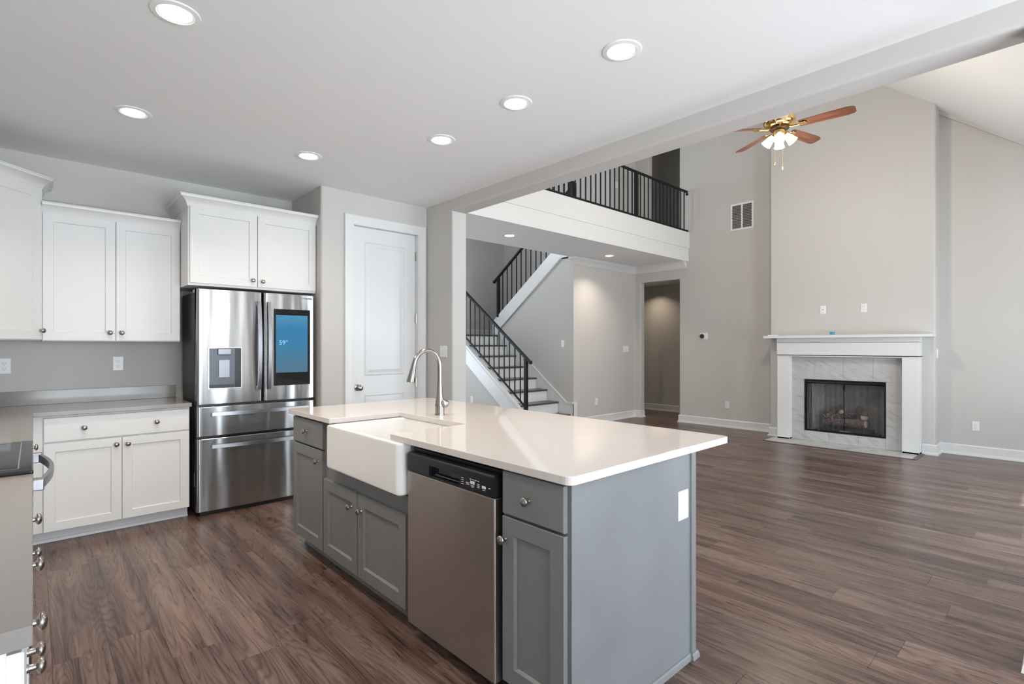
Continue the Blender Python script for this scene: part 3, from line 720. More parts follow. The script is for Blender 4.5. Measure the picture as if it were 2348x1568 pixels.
MB().box(0, W, 0.075, 0.8, 0, 0.097).sweep([(0, 0.075), (W, 0.075)], [(0, 0), (0, 0.02), (0.008, 0.018), (0.014, 0)], 1).build('toe_kick', GCAB, t, smooth=False)
door(t, 0.004, 0.440, 0.100, 0.545, GCAB, (0.376, 0.460), 0.062, 0.010, 0.008)
door(t, 0.450, 0.936, 0.100, 0.545, GCAB, (0.492, 0.462), 0.062, 0.010, 0.008)
t, W = isl(1.452, 1.125, 'island_cabinet', 'gray island cabinet on the end nearest the camera, with a plain side panel')
carcass(t, 0, W, 0, IT, 0.80, GCAB, 0.095)
drawer(t, 0.012, 0.316, 0.718, 0.874, GCAB, [(0.150, 0.792)])
door(t, 0.012, 0.316, 0.100, 0.708, GCAB, (0.028, 0.626), 0.062, 0.010, 0.008)
# end panel: sheet, corner bead, shoe moulding (local x = W.. is the end)
pm = MB().box(W, W + 0.006, 0.0, 0.785, 0.0, IT - 0.001).build('side_panel', GPANEL, t, smooth=False)
MB().box(W - 0.01, W + 0.016, 0.772, 0.812, 0.0, IT - 0.001, 0.008, 3).build('corner_bead', GCAB, t)
MB().sweep([(W + 0.006, 0.0), (W + 0.006, 0.772), (W + 0.016, 0.772), (W + 0.016, 0.812)], [(0, 0), (0, 0.024), (0.006, 0.023), (0.012, 0.017), (0.016, 0.0)], 1).build('shoe_molding', GCAB, t)
# dishwasher
t = thing('dishwasher', 'stainless dishwasher with a black control strip in the gray island', 'dishwasher', (IX, 2.092, 0), -90)
W = 0.63
MB().box(0.003, W + 0.003, 0.01, 0.60, 0.06, 0.862).build('tub', BLACKP, t)
MB().box(0.004, W + 0.004, 0.06, 0.55, 0.0, 0.06).build('toe_kick', BLACKP, t)
brush_uv(MB().box(0.006, 0.620, -0.030, 0.010, 0.066, 0.764, 0.006, 3).build('door_panel', DWSTEEL, t))
cp_ = MB().rects(1, -0.032, 0.010, (0.006, 0.620), (0.766, 0.850), [(0.185, 0.405, 0.772, 0.815)])
cp_.bevel_where(lambda a, b: a.z > 0.849 and b.z > 0.849, 0.012, 4)
cpo = cp_.build('control_panel', BLACKP, t)
MB().box(0.185, 0.405, -0.006, 0.0, 0.772, 0.815).build('handle_pocket', BLACKG, cpo)
mb = MB().box(0.21, 0.385, -0.020, -0.012, 0.776, 0.782, 0.002, 1); mb.build('pocket_rim', DGRAY, cpo)
mb = MB()
def dash(x, z, w, h=0.0022): mb.box(x - w / 2, x + w / 2, -0.0332, -0.0318, z - h / 2, z + h / 2)
for z in (0.808, 0.800, 0.792, 0.784): dash(0.425, z, 0.014)
for z in (0.795, 0.789): dash(0.459, z, 0.020)
for i in range(4): dash(0.478 + i * 0.016, 0.812 - 0.000 * i, 0.010)
dash(0.490, 0.800, 0.026, 0.012); dash(0.490, 0.788, 0.020); dash(0.490, 0.783, 0.016)
for z in (0.800, 0.794, 0.788): dash(0.527, z, 0.015)
dash(0.560, 0.795, 0.022, 0.010); dash(0.560, 0.784, 0.015); dash(0.592, 0.797, 0.010)
mb.build('button_print', ICON, cpo, smooth=False)
# farmhouse sink (world coordinates)
sx0, sx1, sy0, sy1, sz0, sz1 = 1.236, 1.770, 2.110, 2.924, 0.640, 0.8835
t = thing('farmhouse_sink', 'white apron front farmhouse sink set into the island worktop', 'sink', (1.24, 2.5, 0.64))
mb = MB(); B = mb.bm
def rr(x0, x1, y0, y1, r, z, n=4):
    out = []
    for (cx_, cy2, a0) in ((x1 - r, y1 - r, 0), (x0 + r, y1 - r, 90), (x0 + r, y0 + r, 180), (x1 - r, y0 + r, 270)):
        for i in range(n + 1):
            a = R_(a0 + 90 * i / n); out.append(B.verts.new((cx_ + r * math.cos(a), cy2 + r * math.sin(a), z)))
    return out
loops = [rr(sx0 + .01, sx1 - .01, sy0 + .01, sy1 - .01, 0.02, sz0), rr(sx0 + .002, sx1 - .002, sy0 + .002, sy1 - .002, 0.028, sz0 + 0.006), rr(sx0, sx1, sy0, sy1, 0.03, sz0 + 0.018),
         rr(sx0, sx1, sy0, sy1, 0.03, sz1 - 0.010), rr(sx0 + .003, sx1 - .003, sy0 + .003, sy1 - .003, 0.028, sz1 - 0.002), rr(sx0 + .009, sx1 - .009, sy0 + .009, sy1 - .009, 0.024, sz1),
         rr(sx0 + .024, sx1 - .024, sy0 + .024, sy1 - .024, 0.03, sz1), rr(sx0 + .030, sx1 - .030, sy0 + .030, sy1 - .030, 0.03, sz1 - 0.006),
         rr(sx0 + .034, sx1 - .034, sy0 + .034, sy1 - .034, 0.035, sz0 + 0.05), rr(sx0 + .05, sx1 - .05, sy0 + .05, sy1 - .05, 0.035, sz0 + 0.03)]
for a, b in zip(loops, loops[1:]):
    for q in range(len(a)): B.faces.new([a[q], a[(q + 1) % len(a)], b[(q + 1) % len(a)], b[q]])
B.faces.new(loops[0][::-1]); B.faces.new(loops[-1])
mb.build('basin', PORC, t, off=(1.24, 2.5, 0.64))
MB().lathe([(0.045, 0), (0.045, 0.003), (0.03, 0.004), (0.028, 0.001), (0.002, 0.001)], (1.5, 2.5, 0.6705), 'z').build('drain', CHROME, t, off=(1.24, 2.5, 0.64))
# island worktop with the sink cut-out
mb = MB(); B = mb.bm
ix0, ix1, iy0, iy1 = 1.265, 2.400, 1.095, 3.598
def arc(cx_, cy2, r, a0, a1, n=5): return [(cx_ + r * math.cos(R_(a0 + (a1 - a0) * i / n)), cy2 + r * math.sin(R_(a0 + (a1 - a0) * i / n))) for i in range(n + 1)]
r = 0.03
out = arc(ix1 - r, iy1 - r, r, 0, 90) + arc(ix0 + 0.008, iy1 - 0.008, 0.008, 90, 180, 2)
out += [(ix0, 2.936)] + arc(1.730 - 0.012, 2.936 - 0.012, 0.012, 90, 0, 3) + arc(1.730 - 0.012, 2.238 + 0.012, 0.012, 0, -90, 3) + arc(ix0 + 0.005, 2.238 - 0.005, 0.005, 90, 180, 2)
out += arc(ix0 + r, iy0 + r, r, 180, 270) + arc(ix1 - r, iy0 + r, r, 270, 360)
mb.prism(out, 0.8842, 0.914, 2)
mb.bevel_where(lambda a, b: abs(a.z - b.z) < 1e-5, 0.0025, 2)
tag(mb.build('island_countertop', QUARTZ, smooth=False), 'white polished quartz worktop on the gray kitchen island', 'countertop')
# faucet
fx, fy, fz = 1.842, 2.652, 0.914
t = thing('faucet', 'brushed nickel gooseneck kitchen faucet standing behind the farmhouse sink', 'faucet', (fx, fy, fz))
MB().lathe([(0.0300, 0.0), (0.0300, 0.004), (0.0288, 0.006), (0.0285, 0.052), (0.0288, 0.062), (0.0255, 0.085), (0.019, 0.12), (0.0155, 0.16), (0.0145, 0.195)], (0, 0, 0), 'z', 28).build('body', NICKEL, t)
pts = [(0, 0, 0.195), (0, 0, 0.22), (0, 0, 0.25), (0, 0, 0.285)]
rad = 0.093
for i in range(1, 15):
    a = 180 * i / 16; pts.append((-rad + rad * math.cos(R_(a)), 0, 0.292 + rad * 1.12 * math.sin(R_(a))))
pts.append((-0.184, 0, 0.318 - 0.006))
MB().tube(pts, 0.0138, 16).build('spout', NICKEL, t)
MB().tube([(-0.184, 0, 0.314), (-0.186, 0, 0.305), (-0.196, 0, 0.262), (-0.207, 0, 0.215), (-0.2085, 0, 0.208)], [0.0142, 0.0148, 0.019, 0.0245, 0.022], 20).build('spray_head', NICKEL, t)
mb = MB()
L = Vector((0.735, -0.678, 0))
mb.lathe([(0.002, -0.027), (0.014, -0.0245), (0.0235, -0.015), (0.0265, 0), (0.0235, 0.015), (0.014, 0.0245), (0.002, 0.027)], (0.018 * L.x, 0.018 * L.y, 0.068), 'z', 20)
for v in mb.bm.verts:
    p = v.co; s = (p.x - 0.018 * L.x) * L.x + (p.y - 0.018 * L.y) * L.y
    v.co = p + L * s * 0.55
mb.build('handle_hub', NICKEL, t)
mb = MB()
mb.lathe([(0.001, -0.0045), (0.5, -0.003), (0.85, -0.001), (1.0, 0.0), (0.85, 0.002), (0.5, 0.004), (0.001, 0.005)], (0, 0, 0), 'z', 24)
for v in mb.bm.verts:
    p = v.co.copy(); v.co = Vector((0.014 * L.x, 0.014 * L.y, 0.066)) + L * p.x * 0.050 + Vector((-L.y, L.x, 0)) * p.y * 0.024 + Vector((0, 0, p.z + 0.004 * p.x))
mb.build('lever', NICKEL, t)

# ------------------------------------------------------------------ outlets, switches, vent, thermostat
def plate(w, h):
    mb = MB(); B = mb.bm
    def ring(a, y): return [B.verts.new(p) for p in ((-w / 2 + a, y, -h / 2 + a), (w / 2 - a, y, -h / 2 + a), (w / 2 - a, y, h / 2 - a), (-w / 2 + a, y, h / 2 - a))]
    rs = [ring(0, 0), ring(0, -0.002), ring(0.004, -0.006)]
    for a, b in zip(rs, rs[1:]):
        for q in range(4): B.faces.new([a[q], a[(q + 1) % 4], b[(q + 1) % 4], b[q]])
    B.faces.new(rs[-1]); B.faces.new(rs[0][::-1]); return mb
proto = {}
def outlet(loc, rz, label):
    if 'o' in proto: return dup(proto['o'], loc, rz, label)
    t = thing('power_outlet', label, 'outlet', loc, rz, 'duplex wall outlets')
    plate(0.070, 0.115).build('cover_plate', PLATE, t)
    for z in (-0.0195, 0.0195):
        mb = MB().lathe([(0.0165, 0), (0.0165, 0.0075), (0.016, 0.008), (0.001, 0.008)], (0, 0, z), 'y', 24, -1); r_ = mb.build('receptacle', PLATE, t)
        MB().box(-0.0075, -0.0055, -0.0085, -0.0075, z - 0.001, z + 0.007).box(0.0055, 0.0075, -0.0085, -0.0075, z, z + 0.006).lathe([(0.0025, 0), (0.0025, 0.001), (0.0005, 0.001)], (0, -0.0075, z - 0.008), 'y', 10, -1).build('slots', SLOT, r_, smooth=False)
    proto['o'] = t; return t
outlet((0.509, YN, 1.196), 0, 'white duplex outlet above the gray worktop, beside the refrigerator')
outlet((-0.152, YN, 1.191), 0, 'white duplex outlet above the gray worktop, in the kitchen corner')
outlet((XL, 3.885, 0.367), -90, 'white outlet low on the wall between the hall opening and the fireplace')
outlet((XL, 0.814, 0.365), -90, 'white outlet low on the wall at the photo edge beyond the fireplace')
outlet((BX, 1.900, 1.846), -90, 'white duplex outlet high above the fireplace mantel')
outlet((7.230, YF, 0.372), 0, 'white outlet low on the pale wall beside the stairs')
outlet((XS0 + 0.012, 7.13, 0.405), -90, 'tiny white outlet low on the wall under the lower stair flight')
# island outlet: taller decorator style
t = thing('island_outlet', 'white rectangular outlet on the gray side panel of the island', 'outlet', (2.0125, 1.119, 0.667), 0)
plate(0.078, 0.122).build('cover_plate', PLATE, t)
MB().box(-0.018, 0.018, -0.0075, -0.005, -0.034, 0.034, 0.001, 1).build('receptacle', PLATE, t)
mb = MB()
for z in (-0.018, 0.018): mb.box(-0.0075, -0.0055, -0.0085, -0.0072, z - 0.003, z + 0.005).box(0.0055, 0.0075, -0.0085, -0.0072, z - 0.002, z + 0.004).box(-0.002, 0.002, -0.0085, -0.0072, z - 0.009, z - 0.006)
mb.build('slots', mat('slot_gray', (0.45, 0.45, 0.45), 0.6), t, smooth=False)
def switch(loc, rz, n, label):
    t = thing('light_switch', label, 'switch', loc, rz, 'toggle light switches')
    plate(0.070 + 0.046 * (n - 1), 0.115).build('cover_plate', PLATE, t)
    for i in range(n):
        x = (i - (n - 1) / 2) * 0.046
        MB().box(x - 0.005, x + 0.005, -0.007, -0.005, -0.012, 0.012).box(x - 0.004, x + 0.004, -0.017, -0.005, 0.0, 0.008, 0.001, 1).build('toggle', PLATE, t)
    return t
switch((3.0, 4.254, 1.283), -90, 2, 'white double switch on the wall beside the pantry door')
switch((XS1, 5.898, 1.380), -90, 1, 'white single switch on the gray wall beside the stairs')
switch((8.108, YF, 1.286), 0, 3, 'white triple switch on the pale wall beside the hall opening')
switch((8.232, BY0, 1.250), 0, 1, 'white switch on the narrow side of the chimney breast, by the mantel end')
switch((7.80, YF, 4.28), 0, 2, 'white switch upstairs behind the balcony railing')
t = thing('media_plate', 'white cable plate with one dark jack above the fireplace mantel', 'wall plate', (BX, 2.385, 1.846), -90)
plate(0.070, 0.115).build('cover_plate', PLATE, t)
MB().box(-0.010, 0.006, -0.0075, -0.005, -0.003, 0.004).build('jack', SLOT, t)
t = thing('thermostat', 'round black thermostat on a white plate beside the hall opening', 'thermostat', (XL, 4.294, 1.507), -90)
plate(0.140, 0.108).build('base_plate', PLATE, t)
MB().lathe([(0.041, 0), (0.041, 0.022), (0.039, 0.026), (0.030, 0.027), (0.001, 0.027)], (-0.015, -0.006, 0), 'y', 32, -1).build('dial', CHROME, t)
MB().lathe([(0.038, 0), (0.038, 0.002), (0.001, 0.003)], (-0.015, -0.0325, 0), 'y', 32, -1).build('display', BLACKG, t)
vy0, vy1, vz0, vz1 = 3.455, 3.826, 3.221, 3.654
t = thing('air_vent', 'white louvred air return grille high on the wall beside the chimney breast', 'vent', (XL, (vy0 + vy1) / 2, (vz0 + vz1) / 2), -90)
hw, hh = (vy1 - vy0) / 2, (vz1 - vz0) / 2
MB().rects(1, -0.012, 0, (-hw, hw), (-hh, hh), [(-hw + 0.028, -0.012, -hh + 0.028, hh - 0.028), (0.012, hw - 0.028, -hh + 0.028, hh - 0.028)]).build('frame', PLATE, t)
MB().box(-hw + 0.02, hw - 0.02, -0.0018, -0.0005, -hh + 0.02, hh - 0.02).build('backing', mat('vent_dark', (0.10, 0.085, 0.075), 0.8), t)
mb = MB()
for i in range(15):
    z = -hh + 0.04 + i * (2 * hh - 0.07) / 14
    mb.prism([(-0.010, z - 0.004), (-0.008, z - 0.005), (-0.002, z + 0.003), (-0.004, z + 0.004)], -hw + 0.025, hw - 0.025, 0)
mb.build('louvers', mat('louver_gray', (0.42, 0.40, 0.38), 0.6), t, smooth=False)

# ------------------------------------------------------------------ recessed lights
def can_light(loc, label, group, power, proto_key='can'):
    if proto_key in proto: t = dup(proto[proto_key], loc, 0, label, group)
    else:
        t = thing('recessed_light', label, 'ceiling light', loc, 0, group)
        MB().lathe([(0.058, -0.003), (0.066, -0.004), (0.072, -0.008), (0.092, -0.005), (0.095, -0.002), (0.095, 0.0), (0.058, 0.0)], (0, 0, 0), 'z', 40).build('trim_ring', PLATE, t)
        MB().lathe([(0.060, -0.001), (0.060, -0.0045), (0.040, -0.006), (0.001, -0.007)], (0, 0, 0), 'z', 32).build('lens', GLOW, t)
        proto[proto_key] = t
    l = bpy.data.lights.new('can_lamp', 'AREA'); l.shape = 'DISK'; l.size = 0.11; l.energy = power; l.color = (1.0, 0.87, 0.72); l.spread = R_(118)
    o = bpy.data.objects.new('can_lamp', l); COL.objects.link(o); o.location = (loc[0], loc[1], loc[2] - 0.012)
    return t
G = 'recessed kitchen ceiling lights'
can_light((0.452, 2.625, KC), 'round recessed ceiling light at the top of the photo, over the range', G, 13)
can_light((0.452, 3.912, KC), 'round recessed ceiling light above the white corner cabinets', G, 7)
can_light((1.527, 3.912, KC), 'round recessed ceiling light in front of the refrigerator cabinet', G, 3.6)
can_light((2.100, 1.489, KC), 'largest recessed light in the row over the island, on the camera end', G, 4.2)
can_light((2.094, 2.233, KC), 'middle recessed light in the row of three over the island', G, 4.2)
can_light((2.086, 2.980, KC), 'smallest recessed light in the island row, toward the pantry door', G, 4.2)
G2 = 'recessed lights under the balcony'
SZ = ZB0
can_light((4.69, 5.13, SZ), 'small recessed light under the balcony, above the stairs', G2, 8)
can_light((6.93, 5.16, SZ), 'small recessed light under the balcony by the crown moulding', G2, 8)
l = bpy.data.lights.new('hall_can_lamp', 'AREA'); l.shape = 'DISK'; l.size = 0.12; l.energy = 3.2; l.color = (1.0, 0.83, 0.62); l.spread = R_(120)
o = bpy.data.objects.new('hall_can_lamp', l); COL.objects.link(o); o.location = (9.25, 5.87, 2.58)

# ------------------------------------------------------------------ fireplace
SX = 7.960
t = thing('fireplace_mantel', 'white wooden fireplace surround with a crown and mantel shelf', 'mantel', (SX, 2.11, 0))
O = (SX, 2.11, 0)
for y0, y1 in ((2.768, 2.933), (1.285, 1.458)):
    lg = MB().box(SX, BX - 0.001, y0, y1, 0.004, 1.192, 0.003, 2).build('leg', TRIM, t, off=O)
    MB().sweep([(BX - 0.002, y1), (SX, y1), (SX, y0), (BX - 0.002, y0)], [(0, 0.004), (0, 0.026), (0.006, 0.024), (0.012, 0.016), (0.014, 0.004)], -1).build('shoe', TRIM, lg, off=O)
MB().box(SX - 0.004, BX - 0.001, 1.281, 2.937, 1.192, 1.392, 0.003, 2).build('frieze', TRIM, t, off=O)
MB().sweep([(BX - 0.002, 2.937), (SX - 0.004, 2.937), (SX - 0.004, 1.281), (BX - 0.002, 1.281)], [(0, 1.205), (0.004, 1.192), (0.012, 1.19), (0.012, 1.206), (0.006, 1.215), (0, 1.216)], -1).build('bead', TRIM, t, off=O)
MB().sweep([(BX - 0.002, 2.937), (SX - 0.004, 2.937), (SX - 0.004, 1.281), (BX - 0.002, 1.281)], [(0, 1.385), (0.008, 1.385), (0.012, 1.392), (0.026, 1.402), (0.045, 1.418), (0.052, 1.435), (0.070, 1.440), (0.072, 1.455), (0, 1.455)], -1).build('crown', TRIM, t, off=O)
MB().box(7.860, BX - 0.001, 1.146, 3.091, 1.452, 1.487, 0.003, 2).build('shelf', TRIM, t, off=O)
# tile facing and hearth
TX = 8.06
mb = MB(); g = 0.0025
def tile(y0, y1, z0, z1): mb.box(TX, TX + 0.02, y0 + g, y1 - g, z0 + g, z1 - g, 0.001, 1)
ys = [2.795, 2.471, 2.124, 1.782, 1.458 + 0.002]
for a, b in zip(ys, ys[1:]): tile(b, a, FB[3], 1.19)
for y0, y1 in ((FB[1], ys[0]), (ys[-1], FB[0])):
    tile(y0, y1, 0.006, 0.305); tile(y0, y1, 0.305, 0.612); tile(y0, y1, 0.612, FB[3])
yb_ = [FB[1], 2.292, 1.947, FB[0]]
for a, b in zip(yb_, yb_[1:]): tile(b, a, 0.006, FB[2])
ft = tag(mb.build('fireplace_tile', STONE, smooth=False), 'gray veined stone tile facing around the firebox opening', 'tile surround')
MB().rects(0, TX + 0.006, BX - 0.001, (1.459, 2.767), (0.004, 1.191), [FB]).build('grout', GROUT, ft, smooth=False)
mb = MB()
hs = [2.995, 2.600, 2.285, 1.942, 1.607, 1.300]
for i, (a, b) in enumerate(zip(hs, hs[1:])):
    mb.box(7.640, BX - 0.001, b + g / 2, a - g / 2, 0.0, 0.004)
ht = tag(mb.build('hearth', STONE, smooth=False), 'flat gray stone tile hearth on the floor before the fireplace', 'hearth')
MB().box(7.630, 8.10, 1.255, 1.300, 0.0, 0.005, 0.001, 1).box(7.610, 7.640, 1.255, 3.0, 0.0, 0.005, 0.001, 1).build('wood_border', BORDER, ht)
# firebox insert
t = thing('firebox', 'dark metal firebox with parted wire mesh screens in the stone facing', 'fireplace', (TX, 2.12, 0))
O = (TX, 2.12, 0)
y0, y1, z0, z1 = FB
bx = BX + 0.285
mb = MB(); B = mb.bm
yi0, yi1 = y0 + 0.16, y1 - 0.16
v = [B.verts.new(p) for p in ((BX - 0.02, y0 + .004, z0 + .004), (BX - 0.02, y1 - .004, z0 + .004), (BX - 0.02, y1 - .004, z1 - .004), (BX - 0.02, y0 + .004, z1 - .004), (bx, yi0, z0 + .004), (bx, yi1, z0 + .004), (bx, yi1, z1 - .05), (bx, yi0, z1 - .05))]
for f in ((0, 1, 5, 4), (1, 2, 6, 5), (2, 3, 7, 6), (3, 0, 4, 7), (4, 5, 6, 7)): B.faces.new([v[i] for i in f])
mb.build('firebox_liner', FIREBOX, t, smooth=False, off=O)
MB().rects(0, TX - 0.006, TX + 0.05, (y0, y1), (z0, z1), [(y0 + 0.016, y1 - 0.020, z0 + 0.014, z1 - 0.030)]).build('frame', BLACKM, t, off=O)
MB().tube([(TX + 0.05, y0 + 0.02, z1 - 0.05), (TX + 0.05, y1 - 0.02, z1 - 0.05)], 0.006, 8).build('screen_rod', BLACKM, t, off=O)
def curtain(ya, yb2, amp, nf):
    mb = MB(); B = mb.bm; n = nf * 8; prev = None
    for i in range(n + 1):
        yy = ya + (yb2 - ya) * i / n; x = TX + 0.055 + amp * math.sin(2 * PI * nf * i / n)
        c = (B.verts.new((x, yy, z0 + 0.02)), B.verts.new((x, yy, z1 - 0.05)))
        if prev: B.faces.new([prev[0], c[0], c[1], prev[1]])
        prev = c
    mb.build('mesh_screen', MESH, t, off=O)
curtain(y1 - 0.03, y1 - 0.47, 0.006, 7); curtain(y1 - 0.485, y0 + 0.03, 0.004, 6)
mb = MB()
for yy in (y1 - 0.045, y1 - 0.062, y1 - 0.08): mb.tube([(TX + 0.05, yy, z0 + 0.02), (TX + 0.052, yy + 0.012, z1 - 0.05)], 0.004, 6)
mb.tube([(TX + 0.045, y1 - 0.475, z1 - 0.05), (TX + 0.045, y1 - 0.478, z0 + 0.03)], 0.005, 6).box(TX + 0.035, TX + 0.05, y1 - 0.49, y1 - 0.465, z1 - 0.13, z1 - 0.06)
mb.build('screen_pull', BLACKM, t, off=O)
# gas log set
t = thing('gas_log_set', 'brown ceramic gas logs on a black burner inside the firebox', 'gas logs', (8.25, 2.13, z0 + 0.005))
O = (8.25, 2.13, z0 + 0.005)
def logm(p0, p1, r0, r1, name='log', seed=0):
    random.seed(seed); p0, p1 = Vector(p0), Vector(p1); n = 12
    mb = MB(); pts, rs = [], []
    for i in range(n + 1):
        f = i / n; pts.append(p0.lerp(p1, f) + Vector((random.uniform(-1, 1), random.uniform(-1, 1), random.uniform(-1, 1))) * 0.006); rs.append((r0 + (r1 - r0) * f) * random.uniform(0.92, 1.08))
    mb.tube(pts, rs, 16)
    for vv in mb.bm.verts: vv.co += Vector([random.uniform(-0.004, 0.004) for _ in range(3)])
    lo = mb.build(name, LOG, t, off=O)
    d_ = (p0 - p1).normalized(); p = pts[0]
    e = MB().tube([p + d_ * 0.001, p + d_ * 0.006], [r0 * 0.86, r0 * 0.80], 16).build('cut_end', LOGEND, lo, off=O)
    return lo
zl = z0 + 0.005
logm((8.17, 1.885, zl + 0.135), (8.26, 2.40, zl + 0.12), 0.055, 0.062, seed=1)
logm((8.17, 1.90, zl + 0.235), (8.42, 2.02, zl + 0.31), 0.052, 0.046, seed=2)
logm((8.24, 2.33, zl + 0.19), (8.34, 2.05, zl + 0.245), 0.040, 0.048, seed=3)
logm((8.18, 2.18, zl + 0.285), (8.36, 2.24, zl + 0.335), 0.034, 0.032, seed=4)
logm((8.20, 2.38, zl + 0.195), (8.30, 2.22, zl + 0.32), 0.036, 0.034, seed=5)
mb = MB().box(8.13, 8.42, 1.84, 2.42, zl, zl + 0.045, 0.008, 2)
for i in range(6): mb.tube([(8.135, 1.90 + i * 0.09, zl + 0.04), (8.125, 1.90 + i * 0.09, zl + 0.09), (8.20, 1.90 + i * 0.09, zl + 0.075)], 0.006, 6)
mb.build('burner', BURN, t, off=O)
random.seed(3); mb = MB()
for i in range(220):
    x, yy, s = random.uniform(8.10, 8.44), random.uniform(1.72, 2.50), random.uniform(0.004, 0.011)
    mb.box(x - s, x + s, yy - s, yy + s, zl - 0.002, zl + s * 1.2)
eb = mb.build('embers', BURN, t, smooth=False, off=O); eb['kind'] = 'stuff'
MB().box(8.115, 8.122, 2.05, 2.18, zl + 0.012, zl + 0.028).build('name_plate', ICONG, t, off=O)

# mantel things
t = thing('candle', 'small clear glass candle with blue wax on the fireplace mantel', 'candle', (7.965, 2.226, 1.487))
MB().lathe([(0.028, 0), (0.031, 0.004), (0.036, 0.080), (0.034, 0.080), (0.029, 0.006), (0.001, 0.006)], (0, 0, 0), 'z', 28).build('glass', PANE, t)
MB().lathe([(0.028, 0.007), (0.0315, 0.045), (0.001, 0.043)], (0, 0, 0), 'z', 28).build('wax', BLUEWAX, t)
MB().tube([(0, 0, 0.043), (0.001, 0, 0.055)], 0.001, 6).build('wick', SLOT, t)
t = thing('remote_control', 'small white flat remote lying at the end of the fireplace mantel', 'remote', (7.95, 2.985, 1.487), 8)
MB().box(-0.022, 0.022, -0.07, 0.07, 0.0, 0.014, 0.004, 2).build('casing', PAPER, t)
MB().lathe([(0.006, 0.0), (0.006, 0.0008), (0.001, 0.001)], (0, 0.03, 0.0142), 'z', 12).build('button', ICON, t)

# ------------------------------------------------------------------ railings
def balusters(t, pts, rr=0.0075, off=(0, 0, 0)):
    for (x, y, za, zb) in pts:
        MB().box(x - rr, x + rr, y - rr, y + rr, za, zb).build('baluster', BLACKM, t, smooth=False, off=off)
t = thing('balcony_railing', 'black metal railing along the balcony edge above the living room', 'railing', (XL, 4.60, ZB1)); O = (XL, 4.60, ZB1)
MB().box(3.2, XL - 0.004, 4.582, 4.618, 4.020, 4.052, 0.004, 1).build('top_rail', BLACKM, t, off=O)
MB().box(3.2, XL - 0.004, 4.588, 4.612, 3.340, 3.368, 0.003, 1).build('bottom_rail', BLACKM, t, off=O)
for x in (6.865, 4.70): MB().box(x - 0.026, x + 0.026, 4.574, 4.626, ZB1, 4.022, 0.003, 1).box(x - 0.04, x + 0.04, 4.56, 4.64, ZB1 + 0.02, ZB1 + 0.028).build('post', BLACKM, t, off=O)
xs = [6.865 + 0.1116 * i for i in range(1, 14)] + [6.865 - 0.1116 * i for i in range(1, 33) if abs(6.865 - 0.1116 * i - 4.70) > 0.05]
balusters(t, [(x, 4.60, 3.355, 4.03) for x in xs], 0.0075, O)
for z in (4.015, 3.372): MB().lathe([(0.022, 0), (0.022, 0.006), (0.012, 0.010), (0.012, 0.03), (0.001, 0.032)], (XL, 4.60, z - 0.02), 'x', 16, -1).build('wall_bracket', BLACKM, t, off=O)

# stairs ------------------------------------------------------------
RISE, RUN, Y0S = 0.1935, 0.2637, 5.705
t = thing('staircase', 'lower stair flight with dark treads and white risers', 'staircase', (XS0 + 0.5, 5.7, 0)); O = (XS0 + 0.5, 5.7, 0)
for i in range(8):
    y = Y0S + RUN * i; z = 0.2 + RISE * i
    last = i == 7
    MB().box(XS0 + 0.02, XS1 - 0.02, y, y + (RUN + 0.03 if not last else 8.545 - y), z - 0.028, z, 0.008, 2).build('tread' if not last else 'landing', TREAD, t, off=O)
    MB().box(XS0 + 0.03, XS1 - 0.02, y + 0.026, y + 0.042, z - RISE if i else 0, z - 0.028).build('riser', TRIM, t, smooth=False, off=O)
MB().box(XS1 - 0.02, XS2, 7.62, 8.545, 1.53, 1.5545).build('landing_extension', TREAD, t, off=O)
def strip(x0, x1, ya, za, yb2, zb, w_, name, m=TRIM, par=None):
    return MB().prism([(ya, za), (yb2, zb), (yb2, zb - w_), (ya, za - w_)], x0, x1, 0).build(name, m, par if par else t, smooth=False, off=O)
# outer stringer, its cap and lower bead
s = 0.735
ya, za = 5.70, 1.383 - s * (7.306 - 5.70)
yb2, zb = 7.62, 1.383 + s * (7.62 - 7.306)
strip(XS0 - 0.004, XS0 + 0.03, ya, za, yb2, zb, 0.335, 'stringer')
strip(XS0 - 0.018, XS0 + 0.045, ya, za + 0.008, yb2, zb + 0.008, 0.022, 'stringer_cap')
strip(XS0 - 0.012, XS0 + 0.0, ya, za - 0.055, yb2, zb - 0.055, 0.016, 'stringer_bead')
# wall skirt
s2 = (1.087 - 0.378) / (6.733 - 5.78)
mb = MB().prism([(5.64, 0.0), (5.64, 0.395), (5.80, 0.395), (7.47, 0.395 + s2 * 1.67), (7.56, 1.69), (7.56, 1.2)], XS1 - 0.02, XS1 - 0.001, 0)
mb.build('skirt_board', TRIM, t, smooth=False, off=O)
mb = MB().prism([(5.80, 0.395), (7.45, 0.395 + s2 * 1.65), (7.45, 0.373 + s2 * 1.65), (5.80, 0.373)], XS1 - 0.03, XS1 - 0.019, 0); mb.box(XS1 - 0.03, XS1 - 0.019, 5.635, 5.80, 0.373, 0.395)
mb.build('skirt_cap', TRIM, t, smooth=False, off=O)
MB().box(XS1 - 0.02, XS1 + 0.07, 5.638, YF - 0.001, 0.0, 0.40, 0.002, 1).build('end_block', TRIM, t, off=O)
